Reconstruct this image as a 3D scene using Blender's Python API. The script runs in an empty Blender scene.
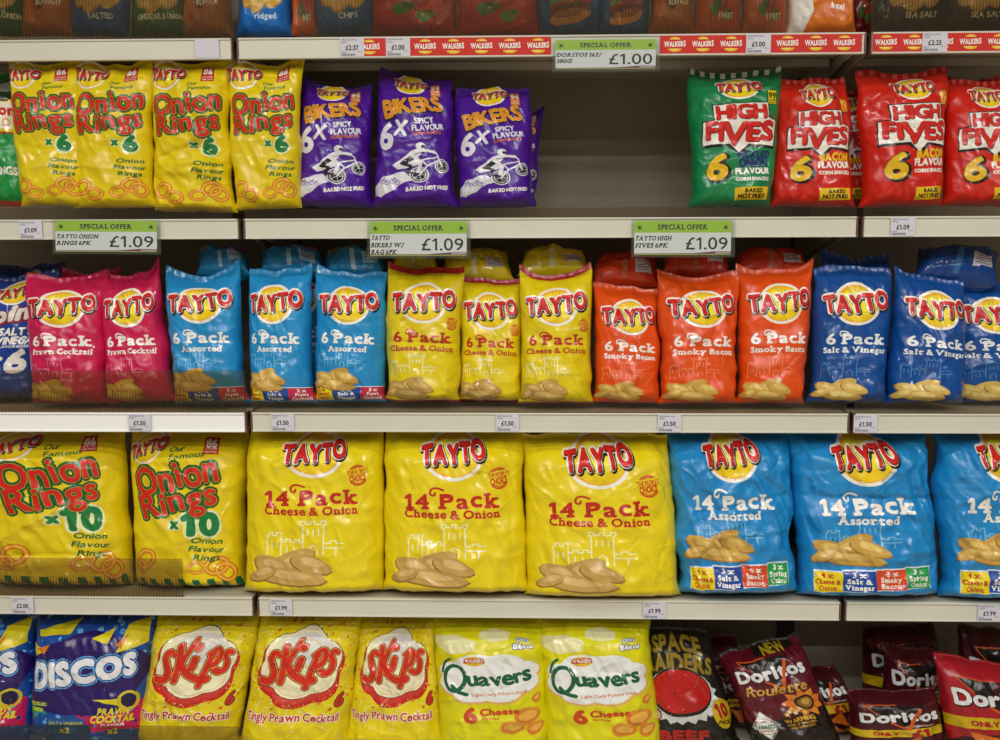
import bpy, math, random
import numpy as np
from mathutils import Vector
from mathutils.geometry import tessellate_polygon
PI = math.pi
SC = bpy.context.scene
COL = SC.collection

# ------------------------------------------------------------------ camera
CX, CD, CZ = 0.5885549, 2.04544739, 1.45
PIT, YAW, ROL = 0.1350905, -0.03010539, -0.00329794
F = 1000.0
FW = np.array([math.sin(YAW)*math.cos(PIT), math.cos(YAW)*math.cos(PIT), -math.sin(PIT)])
RT = np.array([math.cos(YAW), -math.sin(YAW), 0.0])
UP = np.cross(RT, FW)
R2 = math.cos(ROL)*RT + math.sin(ROL)*UP
U2 = -math.sin(ROL)*RT + math.cos(ROL)*UP
CAM = np.array([CX, -CD, CZ])
def at(px, py, Y):
    """where the sight line of a photo pixel meets the upright plane y = Y (metres behind the shelf fronts)"""
    d = FW + R2*(px-500)/F - U2*(py-370)/F
    return CAM + d*((Y+CD)/d[1])
cam = bpy.data.cameras.new('camera'); co = bpy.data.objects.new('camera', cam); COL.objects.link(co)
from mathutils import Matrix
co.matrix_world = Matrix(((R2[0], U2[0], -FW[0], CAM[0]), (R2[1], U2[1], -FW[1], CAM[1]), (R2[2], U2[2], -FW[2], CAM[2]), (0, 0, 0, 1)))
cam.sensor_width = 36.0; cam.lens = F/1000*36.0; cam.clip_start = 0.05
SC.camera = co

# ------------------------------------------------------------------ colour and materials
def lin(c):
    if isinstance(c, str): c = tuple(int(c[i:i+2], 16) for i in (0, 2, 4))
    return tuple((v/255/12.92 if v/255 <= .04045 else ((v/255+.055)/1.055)**2.4) for v in c)+(1.0,)
MATS = {}
def material(name, colour=None, rough=.5, spec=.5, coat=0, coat_rough=.1, metal=0, attr=False, bump=0, bscale=40, trans=0, dirt=0, sheen=0):
    if name in MATS: return MATS[name]
    m = bpy.data.materials.new(name); m.use_nodes = True
    nt = m.node_tree; b = nt.nodes['Principled BSDF']
    b.inputs['Roughness'].default_value = rough; b.inputs['Specular IOR Level'].default_value = spec
    b.inputs['Coat Weight'].default_value = coat; b.inputs['Coat Roughness'].default_value = coat_rough
    b.inputs['Metallic'].default_value = metal
    tc = nt.nodes.new('ShaderNodeTexCoord')
    if attr:
        a = nt.nodes.new('ShaderNodeAttribute'); a.attribute_name = 'print'; nt.links.new(a.outputs['Color'], b.inputs['Base Color'])
    else:
        b.inputs['Base Color'].default_value = lin(colour)
        if dirt:
            n = nt.nodes.new('ShaderNodeTexNoise'); n.inputs['Scale'].default_value = 9; n.inputs['Detail'].default_value = 6
            nt.links.new(tc.outputs['Object'], n.inputs['Vector'])
            r = nt.nodes.new('ShaderNodeValToRGB'); c = lin(colour)
            r.color_ramp.elements[0].color = tuple(v*(1-dirt) for v in c[:3])+(1,); r.color_ramp.elements[1].color = c
            r.color_ramp.elements[0].position = .3; r.color_ramp.elements[1].position = .62
            nt.links.new(n.outputs['Fac'], r.inputs['Fac']); nt.links.new(r.outputs['Color'], b.inputs['Base Color'])
    if bump:
        n = nt.nodes.new('ShaderNodeTexNoise'); n.inputs['Scale'].default_value = bscale; n.inputs['Detail'].default_value = 3
        nt.links.new(tc.outputs['Object'], n.inputs['Vector'])
        bp = nt.nodes.new('ShaderNodeBump'); bp.inputs['Strength'].default_value = 1; bp.inputs['Distance'].default_value = bump
        nt.links.new(n.outputs['Fac'], bp.inputs['Height']); nt.links.new(bp.outputs['Normal'], b.inputs['Normal'])
        if coat: nt.links.new(bp.outputs['Normal'], b.inputs['Coat Normal'])
    MATS[name] = m
    return m
def clear_plastic(name, tint, haze, haze_col, rough=.12):
    """clear sheet: light passes through with a tint, some is scattered, some reflected"""
    if name in MATS: return MATS[name]
    m = bpy.data.materials.new(name); m.use_nodes = True
    nt = m.node_tree; b = nt.nodes['Principled BSDF']; out = nt.nodes['Material Output']
    b.inputs['Base Color'].default_value = lin(haze_col); b.inputs['Roughness'].default_value = rough
    t = nt.nodes.new('ShaderNodeBsdfTransparent'); t.inputs['Color'].default_value = lin(tint)
    mx = nt.nodes.new('ShaderNodeMixShader')
    mx.inputs[0].default_value = haze
    nt.links.new(t.outputs[0], mx.inputs[1]); nt.links.new(b.outputs[0], mx.inputs[2]); nt.links.new(mx.outputs[0], out.inputs['Surface'])
    MATS[name] = m
    return m

# ------------------------------------------------------------------ object helpers
def tag(o, label=None, cat=None, group=None, kind=None):
    if label: o['label'] = label
    if cat: o['category'] = cat
    if group: o['group'] = group
    if kind: o['kind'] = kind
    return o
def empty(name, loc):
    o = bpy.data.objects.new(name, None); o.empty_display_size = .02; COL.objects.link(o); o.location = loc
    return o
def link(name, me, parent=None, loc=None):
    o = bpy.data.objects.new(name, me); COL.objects.link(o)
    if parent: o.parent = parent
    if loc is not None: o.location = loc
    return o
def box_mesh(boxes, mat, bevel=0.0):
    """boxes: (x0,x1,y0,y1,z0,z1) gathered into one mesh, edges bevelled"""
    import bmesh
    bm = bmesh.new()
    for x0, x1, y0, y1, z0, z1 in boxes:
        vs = [bm.verts.new(p) for p in ((x0,y0,z0),(x1,y0,z0),(x1,y1,z0),(x0,y1,z0),(x0,y0,z1),(x1,y0,z1),(x1,y1,z1),(x0,y1,z1))]
        for f in ((0,3,2,1),(4,5,6,7),(0,1,5,4),(1,2,6,5),(2,3,7,6),(3,0,4,7)): bm.faces.new([vs[i] for i in f])
    if bevel: bmesh.ops.bevel(bm, geom=bm.edges[:], offset=bevel, segments=2, affect='EDGES', profile=.5)
    me = bpy.data.meshes.new('mesh'); bm.to_mesh(me); bm.free(); me.materials.append(mat)
    return me
def raw_mesh(V, loops, totals, mat, cols=None, normals=None):
    me = bpy.data.meshes.new('mesh')
    me.vertices.add(len(V)); me.vertices.foreach_set('co', np.asarray(V, dtype=np.float32).ravel())
    me.loops.add(len(loops)); me.loops.foreach_set('vertex_index', np.asarray(loops, dtype=np.int32))
    totals = np.asarray(totals, dtype=np.int32); starts = np.concatenate(([0], np.cumsum(totals)[:-1])).astype(np.int32)
    me.polygons.add(len(totals)); me.polygons.foreach_set('loop_start', starts); me.polygons.foreach_set('loop_total', totals)
    me.polygons.foreach_set('use_smooth', np.ones(len(totals), dtype=bool))
    me.update(calc_edges=True)
    if cols is not None:
        a = me.attributes.new('print', 'FLOAT_COLOR', 'FACE'); a.data.foreach_set('color', np.asarray(cols, dtype=np.float32).ravel())
    if normals is not None: me.normals_split_custom_set_from_vertices(np.asarray(normals, dtype=np.float32).tolist())
    me.materials.append(mat)
    return me

# ------------------------------------------------------------------ flat artwork: glyphs, strokes, shapes
_gl = {}
_fc = bpy.data.curves.new('glyph', 'FONT'); _fc.resolution_u = 3
_fo = bpy.data.objects.new('glyph', _fc)
def _raw(ch):
    _fc.body = ch
    me = _fo.to_mesh()
    V = np.array([v.co[:2] for v in me.vertices]) if len(me.vertices) else np.zeros((0, 2))
    polys = [tuple(p.vertices) for p in me.polygons]
    cnt = {}
    for p in polys:
        for a, b in zip(p, p[1:]+p[:1]):
            k = (min(a, b), max(a, b)); cnt[k] = cnt.get(k, 0)+1
    edges = [k for k, c in cnt.items() if c == 1]
    _fo.to_mesh_clear()
    return V, polys, edges
_cap = None
def glyph(ch, serif=False):
    global _cap
    if _cap is None: _cap = _raw('H')[0][:, 1].max()
    k = (ch, serif)
    if k in _gl: return _gl[k]
    V, polys, edges = _raw(ch)
    if ch == '1':
        P = [np.array(q, float) for q in (((.2, 0), (.335, 0), (.335, 1), (.2, 1)), ((.2, 1), (.2, .83), (0, .72), (0, .84)))]
        if serif: P.append(np.array([(.06, 0), (.475, 0), (.475, .11), (.06, .11)]))
        _gl[k] = (P, 0, .42); return _gl[k]
    if len(V) == 0: _gl[k] = ([], 0, .32); return _gl[k]
    V = V/_cap
    P = [V[list(p)] for p in polys]
    x0, x1 = V[:, 0].min(), V[:, 0].max()
    if serif:
        top = 1.0
        for a, b in edges:
            p, q = V[a], V[b]
            if abs(p[1]-q[1]) < .012 and .07 < abs(p[0]-q[0]) < .24:
                y = p[1]
                if abs(y) < .03: s = 1
                elif y > .6: s = -1
                else: continue
                l, r = min(p[0], q[0])-.1, max(p[0], q[0])+.1
                P.append(np.array([(l, y), (r, y), (r, y+s*.11), (l, y+s*.11)]))
                x0, x1 = min(x0, l), max(x1, r)
    _gl[k] = (P, x0, x1)
    return _gl[k]

class Art:
    """flat artwork in its own units (x right, y up); shapes carry a part name, a layer and an ink colour"""
    def __init__(s, W, H, base, seal=None):
        s.W, s.H, s.base, s.seal, s.items, s.cut = W, H, lin(base), lin(seal or base), [], {}
        s.part, s.lay = 'body', 0
    def on(s, part, lay=0): s.part, s.lay = part, lay; return s
    def add(s, P, col, lay=0, step=None):
        """step: a tiny rise of each piece over the one before, where pieces of one ink overlap"""
        s.items.append((s.part, s.lay+lay, lin(col), [np.asarray(p, float) for p in P], step if step is not None else [0]*len(P)))
    def poly(s, pts, col, lay=0):
        t = tessellate_polygon([[Vector((x, y, 0)) for x, y in pts]])
        s.add([[pts[i] for i in tr] for tr in t], col, lay)
    def rect(s, x0, y0, x1, y1, col, lay=0, rot=0):
        cx, cy = (x0+x1)/2, (y0+y1)/2; c, n = math.cos(rot), math.sin(rot)
        s.add([[(cx+(x-cx)*c-(y-cy)*n, cy+(x-cx)*n+(y-cy)*c) for x, y in ((x0, y0), (x1, y0), (x1, y1), (x0, y1))]], col, lay)
    def ell(s, cx, cy, rx, ry, col, lay=0, rot=0, n=28, a0=0, a1=2*PI, wob=None):
        q = []
        for i in range(n if a1-a0 > 6.28 else n+1):
            t = a0+(a1-a0)*i/n; k = wob(t) if wob else 1
            x, y = rx*k*math.cos(t), ry*k*math.sin(t); q.append((cx+x*math.cos(rot)-y*math.sin(rot), cy+x*math.sin(rot)+y*math.cos(rot)))
        s.add([q], col, lay)
    def ring(s, cx, cy, rx, ry, w, col, lay=0, rot=0, n=26, a0=0, a1=2*PI, wob=None):
        P = []
        for i in range(n):
            q = []
            for t, d in ((a0+(a1-a0)*i/n, 0), (a0+(a1-a0)*(i+1)/n, 0), (a0+(a1-a0)*(i+1)/n, w), (a0+(a1-a0)*i/n, w)):
                k = wob(t) if wob else 1
                x, y = (rx*k-d)*math.cos(t), (ry*k-d)*math.sin(t); q.append((cx+x*math.cos(rot)-y*math.sin(rot), cy+x*math.sin(rot)+y*math.cos(rot)))
            P.append(q)
        s.add(P, col, lay)
    def stroke(s, pts, w, col, lay=0, cap=True, w2=None, smooth=0):
        for _ in range(smooth):
            q = [pts[0]]
            for a, b in zip(pts, pts[1:]): q += [(a[0]*.75+b[0]*.25, a[1]*.75+b[1]*.25), (a[0]*.25+b[0]*.75, a[1]*.25+b[1]*.75)]
            pts = q+[pts[-1]]
        n = len(pts); w2 = w if w2 is None else w2
        ws = [(w+(w2-w)*i/max(1, n-1))/2 for i in range(n)]
        P = []
        for i in range(n-1):
            (x0, y0), (x1, y1) = pts[i], pts[i+1]; L = math.hypot(x1-x0, y1-y0) or 1e-6; nx, ny = -(y1-y0)/L, (x1-x0)/L
            P.append([(x0+nx*ws[i], y0+ny*ws[i]), (x0-nx*ws[i], y0-ny*ws[i]), (x1-nx*ws[i+1], y1-ny*ws[i+1]), (x1+nx*ws[i+1], y1+ny*ws[i+1])])
        if cap:
            for i in range(n): P.append([(pts[i][0]+ws[i]*math.cos(t*PI/4), pts[i][1]+ws[i]*math.sin(t*PI/4)) for t in range(8)])
        s.add(P, col, lay, [.05*(i % 3) for i in range(n-1)]+[.2+.07*(i % 5) for i in range(len(P)-n+1)])
    def star(s, cx, cy, r, col, lay=0, n=6, k=.35):
        q = [(cx+(r if i % 2 == 0 else r*k)*math.cos(i*PI/n+.3), cy+(r if i % 2 == 0 else r*k)*math.sin(i*PI/n+.3)) for i in range(2*n)]
        s.add([[(cx, cy), q[i], q[(i+1) % (2*n)]] for i in range(2*n)], col, lay)
    def text(s, t, x, y, h, col, width=None, b=0.0, outs=(), rot=0, slant=0, arc=0, tr=.1, serif=False, jit=None, lay=0, cond=1.0, fan=True, taper=0):
        """one line, centred on (x, y); b thickens the letters, outs = outlines (spread, colour, dx, dy) from the widest in"""
        pen, out = 0.0, []
        for i, ch in enumerate(t):
            P, x0, x1 = glyph(ch, serif)
            if not P: pen += x1; continue
            out.append((i, P, pen-x0, (x0+x1)/2+pen-x0)); pen += x1-x0+tr+b
        tot = pen-tr-b; sx = (width/(tot*h) if width else cond)
        cr, sr = math.cos(rot), math.sin(rot)
        def place(i, q, ox, cxx):
            q = q.copy(); q[:, 0] += ox
            if jit:
                dy, r, k = jit[i % len(jit)]
                c, n = math.cos(r), math.sin(r); dx_, dy_ = (q[:, 0]-cxx)*k, (q[:, 1]-.5)*k
                q[:, 0] = cxx+dx_*c-dy_*n; q[:, 1] = .5+dx_*n+dy_*c+dy
            if taper:
                q[:, 1] = .5+(q[:, 1]-.5)*(1+taper*(q[:, 0]/tot-.5)*2)
            X = (q[:, 0]-tot/2)*sx*h+(q[:, 1]-.5)*h*slant; Y = (q[:, 1]-.5)*h
            cX = (cxx-tot/2)*sx*h
            if arc:
                if fan:
                    a = 2*arc*cX; c, n = math.cos(math.atan(a)), math.sin(math.atan(a)); lx = X-cX
                    X, Y = cX+lx*c-Y*n, arc*cX*cX+lx*n+Y*c
                else: Y = Y+arc*X*X
            return np.stack([x+X*cr-Y*sr, y+X*sr+Y*cr], 1)
        def emit(r, c, l, dx=0, dy=0):
            P2, ST = [], []; hx = min(1, max(.45, sx))
            offs = [(0, 0)] if r <= 0 else [(r*math.cos(k*2*PI/nn), r*math.sin(k*2*PI/nn)) for nn in [4 if r*h < .3 else 6 if r*h < .8 else 8 if r*h < 2 else 10] for k in range(nn)]
            if r > 0: offs.append((0, 0))
            for i, P, ox, cxx in out:
                for q in P:
                    Q = place(i, q, ox, cxx)
                    for m, (a, bb) in enumerate(offs): P2.append(Q+((a*hx+dx)*h, (bb+dy)*h)); ST.append(.06*m+(.03 if len(q) == 4 and serif else 0))
            s.add(P2, c, l, ST)
        l = lay
        for o in outs:
            emit(o[0]+b, o[1], l, *(o[2:] if len(o) > 2 else ())); l += 1
        emit(b, col, l)
    # -------- cut along a grid so that it can follow the film of a bag
    def gridded(s, nu, nv):
        if (nu, nv) in s.cut: return s.cut[nu, nv]
        parts = {}
        kx, ky = nu/s.W, nv/s.H
        for part, lay, col, P, ST in s.items:
            d = parts.setdefault(part, ([], [], [], []))   # verts, totals, colours, layer per vertex
            g = 1 if part in ('body', 'top_seal', 'bottom_seal', 'flavour_banner', 'price_band') and not (part == 'flavour_banner' and s.W > 100) else .915
            for p, up in zip(P, ST):
                pts = [((s.W/2+(x-s.W/2)*g)*kx, y*ky) for x, y in p]
                for cell in cutpoly(pts, nu, nv):
                    d[0].extend(cell); d[1].append(len(cell)); d[2].append(col); d[3].extend([lay+up]*len(cell))
        s.cut[nu, nv] = {}
        for k, v in parts.items():
            if not v[1]: continue
            key = np.round(np.column_stack([np.array(v[0]), np.array(v[3])]), 4)
            un, inv = np.unique(key, axis=0, return_inverse=True)
            inv = inv.ravel().tolist(); o = 0; lp, tt, cc, extra = [], [], [], []
            for n, c in zip(v[1], v[2]):
                ix = inv[o:o+n]; o += n
                ix = [a for i, a in enumerate(ix) if a != ix[i-1]]
                if len(ix) < 3: continue
                if len(set(ix)) < len(ix):      # a pinched piece: split off its own corners
                    seen = set(); jx = []
                    for a in ix:
                        if a in seen: extra.append(un[a]); a = len(un)+len(extra)-1
                        seen.add(a); jx.append(a)
                    ix = jx
                lp += ix; tt.append(len(ix)); cc.append(c)
            if extra: un = np.concatenate([un, np.array(extra)])
            s.cut[nu, nv][k] = (un[:, :2], np.array(tt), np.array(cc), un[:, 2], np.array(lp))
        return s.cut[nu, nv]
def _half(pts, ax, lim, keep_ge):
    out = []; n = len(pts)
    for i in range(n):
        a, b = pts[i], pts[(i+1) % n]
        ia = a[ax] >= lim if keep_ge else a[ax] <= lim
        ib = b[ax] >= lim if keep_ge else b[ax] <= lim
        if ia: out.append(a)
        if ia != ib:
            t = (lim-a[ax])/(b[ax]-a[ax]); q = [a[0]+(b[0]-a[0])*t, a[1]+(b[1]-a[1])*t]; q[ax] = lim; out.append(tuple(q))
    return out
def _slabs(pts, ax, n):
    lo, hi = min(p[ax] for p in pts), max(p[ax] for p in pts)
    if hi <= 0 or lo >= n: return
    i0, i1 = max(0, int(math.floor(lo+1e-9))), min(n-1, int(math.ceil(hi-1e-9))-1)
    for i in range(i0, i1+1):
        q = pts
        if lo < i-1e-9: q = _half(q, ax, i, True)
        if len(q) > 2 and hi > i+1+1e-9: q = _half(q, ax, i+1, False)
        if len(q) > 2: yield q
def cutpoly(pts, nu, nv):
    a = sum(pts[i][0]*pts[(i+1) % len(pts)][1]-pts[(i+1) % len(pts)][0]*pts[i][1] for i in range(len(pts)))
    if abs(a) < 1e-4: return
    if a < 0: pts = pts[::-1]
    for q in _slabs(pts, 0, nu):
        for r in _slabs(q, 1, nv):
            if max(p[0] for p in r)-min(p[0] for p in r) > 1e-4 and max(p[1] for p in r)-min(p[1] for p in r) > 1e-4: yield r

# ------------------------------------------------------------------ a filled bag of film
def vnoise(U, V, rng):
    """smooth random relief; U, V in cells"""
    n = 64; L = rng.random((n, n))*2-1
    i, j = np.floor(U).astype(int), np.floor(V).astype(int); fu, fv = U-i, V-j
    fu, fv = fu*fu*(3-2*fu), fv*fv*(3-2*fv)
    g = lambda a, b: L[a % n, b % n]
    return (g(i, j)*(1-fu)+g(i+1, j)*fu)*(1-fv)+(g(i, j+1)*(1-fu)+g(i+1, j+1)*fu)*fv
def sstep(a, b, x):
    t = np.clip((x-a)/(b-a), 0, 1); return t*t*(3-2*t)
def bag_grid(q, T, nu, nv, seed, wr=1.0, lump=1.0, dip=.012, flop=.012, shift=0, rb=.12, rt=.42, seal=.045, belly=.0, folds=(), earl=0, earr=0, sq=.6, vshift=0):
    rng = np.random.default_rng(seed)
    if seal: earl, earr = earl+rng.uniform(-.002, .006), earr+rng.uniform(-.002, .006)
    BL, BR, TR, TL = [np.asarray(p, float) for p in q]
    Wd, Ht = np.linalg.norm(BR-BL), (np.linalg.norm(TL-BL)+np.linalg.norm(TR-BR))/2
    ex = (BR-BL+TR-TL); ex /= np.linalg.norm(ex); ey = (TL-BL+TR-BR); ey -= ex*(ey@ex); ey /= np.linalg.norm(ey)
    ez = np.cross(ex, ey)
    u, v = np.meshgrid(np.linspace(0, 1, nu+1), np.linspace(0, 1, nv+1), indexing='ij')
    uu = u+shift*4*u*(1-u); vv = v+vshift*4*v*(1-v)
    vs = 1-seal
    bb = np.sqrt(np.clip(1-(1-np.clip(vv/rb, 0, 1))**2, 0, 1)); tt = np.sin(PI/2*np.clip((vs-vv)/rt, 0, 1))**.75
    body = bb*tt
    s = 2*uu-1; k = .42*body
    X = (1-k)*s+k*np.sin(PI*s/2)
    edge = (1-np.abs(s)**2.6)
    z = T/2*body*np.clip(edge, 0, 1)**sq
    um, vm = uu*Wd*1000, vv*Ht*1000     # millimetres over the film
    mask = np.clip(edge, 0, 1)**.4*np.clip(v/.05, 0, 1)*np.clip((vs+.015-v)/.04, 0, 1)
    r = lump*.004*vnoise(um/55+7, vm/60+3, rng)*body
    wr = wr*1.5
    r = r+wr*.0014*vnoise(um/24, vm/28, rng)
    a1 = 1-2*np.abs(vnoise(um/38+vm/120, vm/46-um/150, rng)); r = r+wr*(.0030 if T < .1 else .0021)*a1
    a2 = 1-2*np.abs(vnoise(um/17+vm/50, vm/34, rng)); r = r+wr*.0014*a2
    for _ in range(int(20+Wd*Ht*420)):
        cxx, cyy = rng.random()*Wd*1000, rng.random()**.8*Ht*1000
        th = rng.normal(0, .6)+(0 if rng.random() < .45 else PI/2)*1.0
        L = rng.uniform(14, 60); w = rng.uniform(2.6, 6); am = rng.uniform(.4, 2.2)*(1 if rng.random() < .6 else -1)*.001
        dx, dy = um-cxx, vm-cyy
        t = dx*math.cos(th)+dy*math.sin(th); d = -dx*math.sin(th)+dy*math.cos(th)+.004*t*t*rng.normal(0, 1)
        r = r+wr*am*np.exp(-np.abs(d)/w)*np.exp(-(t/L)**2)
    # pleats fanning down from the top weld and up from the foot
    ph = rng.random(4)*6
    r = r+wr*.0014*np.sin(um/6.5+ph[0]+1.5*np.sin(um/31+ph[1]))*np.exp(-np.clip(vs-v, 0, 1)*Ht*1000/26)
    r = r+wr*.0012*np.sin(um/8+ph[2]+1.3*np.sin(um/25+ph[3]))*np.exp(-v*Ht*1000/18)
    # sharp crinkles of the film: short straight ridges, many crossing each other
    for _ in range(int(14+Wd*Ht*520)):
        cxx, cyy = rng.random()*Wd*1000, rng.random()*Ht*1000
        th = rng.uniform(0, PI); L = rng.uniform(8, 34); w = rng.uniform(1.8, 3.4); am = rng.uniform(.5, 1.7)*(1 if rng.random() < .7 else -1)*.001
        dx, dy = um-cxx, vm-cyy; t = dx*math.cos(th)+dy*math.sin(th); d = -dx*math.sin(th)+dy*math.cos(th)
        r = r+wr*am*np.exp(-np.abs(d)/np.where(d > 0, w, w*2.5))*np.exp(-(t/L)**4)
    # long straight pulls running in from the sides and the welds
    for _ in range(int(5+Wd*Ht*110)):
        e = rng.integers(0, 4); W_, H_ = Wd*1000, Ht*1000
        cxx, cyy, th = ((0, rng.random()*H_, rng.normal(0, .5)), (W_, rng.random()*H_, PI+rng.normal(0, .5)), (rng.random()*W_, 0, PI/2+rng.normal(0, .45)), (rng.random()*W_, H_, -PI/2+rng.normal(0, .45)))[e]
        L = rng.uniform(.25, .75)*W_; w = rng.uniform(2.0, 4.0); am = rng.uniform(.8, 2.2)*.001
        dx, dy = um-cxx, vm-cyy; t = dx*math.cos(th)+dy*math.sin(th); d = -dx*math.sin(th)+dy*math.cos(th)+.0015*t*t*rng.normal(0, 1)
        r = r+wr*am*np.exp(-np.abs(d)/np.where(d > 0, w, w*3))*(t > -5)*np.clip(1-t/L, 0, 1)
    z = z+r*mask
    for (fu0, fv0, fu1, fv1, am, w) in folds:      # deliberate folds: a line in u, v with an amount in m and a width in mm
        ax, ay, bx, by = fu0*Wd*1000, fv0*Ht*1000, fu1*Wd*1000, fv1*Ht*1000
        L = math.hypot(bx-ax, by-ay); t = ((um-ax)*(bx-ax)+(vm-ay)*(by-ay))/L; d = (-(um-ax)*(by-ay)+(vm-ay)*(bx-ax))/L
        z = z+am*np.exp(-np.abs(d)/w)*sstep(-15, 8, t)*sstep(-15, 8, L-t)*mask
    if seal: z = z+np.where(v > vs, .0008*np.sin(um/2.2), 0)
    # rim of the silhouette wanders a little
    side = np.abs(s)**3*(.0035*vnoise(vm/60+11, um*0+.5+(s > 0)*5.3, rng)+.0012*vnoise(vm/19, um*0+2.5+(s > 0)*7.3, rng))*wr
    side = side+np.abs(s)**3*.006*(1-sstep(0, .09, v))
    lx = X/2
    wt = sstep(.72, 1, v)
    dip = dip+(rng.uniform(-.003, .008) if seal else 0)
    up = -dip*(1-np.abs(s)**1.6)*wt+wt*(earl*np.clip(-s, 0, 1)**3+earr*np.clip(s, 0, 1)**3)+.0055*vnoise(um/28, um*0+.5, rng)*wt
    low = .004*vnoise(um/30, um*0+9.5, rng)*(1-sstep(0, .15, v)); up = up+np.abs(low)
    a = (lx+.5)
    P = ((1-a)*(1-vv))[..., None]*BL+(a*(1-vv))[..., None]*BR+(a*vv)[..., None]*TR+((1-a)*vv)[..., None]*TL
    P = P+ex*(side*np.sign(s)+belly*body*s)[..., None]+ey*up[..., None]
    bend = -flop*sstep(.82, 1, v)**1.5*(1-.4*np.abs(s)**2)
    Pf = P+ez*(z+bend)[..., None]; Pb = P+ez*(-np.clip(z, 0, 1)*.9+bend-.0006)[..., None]
    def nrm(G):
        du = np.gradient(G, axis=0); dv = np.gradient(G, axis=1); n = np.cross(du, dv)
        return n/np.maximum(np.linalg.norm(n, axis=2, keepdims=True), 1e-12)
    return Pf, Pb, nrm(Pf), -nrm(Pb)
def sample(G, N, uv):
    nu, nv = G.shape[0]-1, G.shape[1]-1
    i = np.clip(np.floor(uv[:, 0]).astype(int), 0, nu-1); j = np.clip(np.floor(uv[:, 1]).astype(int), 0, nv-1)
    fu, fv = (uv[:, 0]-i)[:, None], (uv[:, 1]-j)[:, None]
    def tri(A):
        a, b, c, d = A[i, j], A[i+1, j], A[i+1, j+1], A[i, j+1]
        return np.where(fu >= fv, a*(1-fu)+b*(fu-fv)+c*fv, a*(1-fv)+d*(fv-fu)+c*fu)
    return tri(G), tri(N)
FILM = material('printed_glossy_film', attr=True, rough=.5, spec=.18, coat=.8, coat_rough=.05, bump=.00016, bscale=90)
NB = [0]
def bag(name, art, px, Y=.06, T=.09, lean=.03, label=None, group=None, floor_z=None, ceil_z=None, seal=.045, cell=.0038, cat='crisp packet', foot=.022, part_labels=None, roots=True, **kw):
    """px: foot left, foot right, top right, top left corners as seen in the photo; Y: distance of the weld plane behind the shelf front"""
    NB[0] += 1
    (x0, y0), (x1, y1), (x2, y2), (x3, y3) = px
    q = [at(x0, y0, Y), at(x1, y1, Y), at(x2, y2, Y+lean), at(x3, y3, Y+lean)]
    if floor_z is not None:
        for k in (0, 1): q[k][2] = max(q[k][2], floor_z+.003)
    if ceil_z is not None:
        for k in (2, 3): q[k][2] = min(q[k][2], ceil_z-.003-kw.get('earl', 0)*(k == 3)-kw.get('earr', 0)*(k == 2))
    Wd, Ht = np.linalg.norm(q[1]-q[0]), np.linalg.norm(q[3]-q[0])
    nu, nv = max(14, min(80, int(art.W/art.H*100*1.0))), 108 if Ht > .22 else 80
    nu = max(16, int(round(nv*art.W/art.H)))
    Gf, Gb, Nf, Nb = bag_grid(q, T, nu, nv, 1000+NB[0]*17, seal=seal, **kw)
    org = (q[0]+q[1])/2; org[2] = min(q[0][2], q[1][2])
    root = empty(name, org); tag(root, label, cat, group)
    Gf, Gb = Gf-org, Gb-org
    js, jf = int(round((1-seal)*nv)) if seal else nv, max(1, int(round(foot*nv)))
    def panel(j0, j1, col):
        V, Nn, L, C = [], [], [], []
        jj = list(range(j0, j1+1)); ii = list(range(nu+1)); m = len(jj)
        V.append(Gf[:, j0:j1+1].reshape(-1, 3)); Nn.append(Nf[:, j0:j1+1].reshape(-1, 3))
        A = np.arange((nu+1)*m).reshape(nu+1, m)
        a, b, c, d = A[:-1, :-1].ravel(), A[1:, :-1].ravel(), A[1:, 1:].ravel(), A[:-1, 1:].ravel()
        F1 = np.concatenate([np.stack([a, b, c], 1), np.stack([a, c, d], 1)])
        st = 2; js2 = list(range(j0, j1, st))+[j1]; is2 = list(range(0, nu, st))+[nu]
        B = Gb[np.ix_(is2, js2)]; Bn = Nb[np.ix_(is2, js2)]; o = len(V[0])
        V.append(B.reshape(-1, 3)); Nn.append(Bn.reshape(-1, 3))
        A2 = np.arange(len(is2)*len(js2)).reshape(len(is2), len(js2))+o
        a, b, c, d = A2[:-1, :-1].ravel(), A2[1:, :-1].ravel(), A2[1:, 1:].ravel(), A2[:-1, 1:].ravel()
        F2 = np.concatenate([np.stack([a, c, b], 1), np.stack([a, d, c], 1)])
        F = np.concatenate([F1, F2])
        return np.concatenate(V), np.concatenate(Nn), F.ravel(), np.full(len(F), 3), np.tile(col, (len(F), 1))
    G = art.gridded(nu, nv)
    def decal(d, sel=None):
        uv, tot, col, lay, inv = d
        P, N = sample(Gf, Nf, uv)
        P = P+N*(.00022+.00013*lay)[:, None]
        return P, N, inv, tot, col
    def join(a, b):
        return (np.concatenate([a[0], b[0]]), np.concatenate([a[1], b[1]]), np.concatenate([a[2], b[2]+len(a[0])]), np.concatenate([a[3], b[3]]), np.concatenate([a[4], b[4]]))
    made = {}
    def emit(nm, d):
        V, N, L, Tt, C = d
        up = root
        if '/' in nm: top, nm = nm.split('/'); up = made.get(top, root)
        o = link(nm, raw_mesh(V, L, Tt, FILM, C, N), up); made[nm] = o
        pl = (part_labels or {}).get(nm) or PART_LABELS.get((art, nm))
        if pl: o['label'] = pl
    d = panel(jf, js, art.base)
    if 'body' in G: d = join(d, decal(G['body']))
    emit('film_pouch', d)
    if seal:
        d = panel(js, nv, art.seal)
        if 'top_seal' in G: d = join(d, decal(G['top_seal']))
        emit('top_seal', d)
    d = panel(0, jf, art.seal)
    if 'bottom_seal' in G: d = join(d, decal(G['bottom_seal']))
    emit('bottom_seal', d)
    for p in G:
        if p not in ('body', 'top_seal', 'bottom_seal'): emit(p, decal(G[p]))
    return root
PART_LABELS = {}
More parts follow.
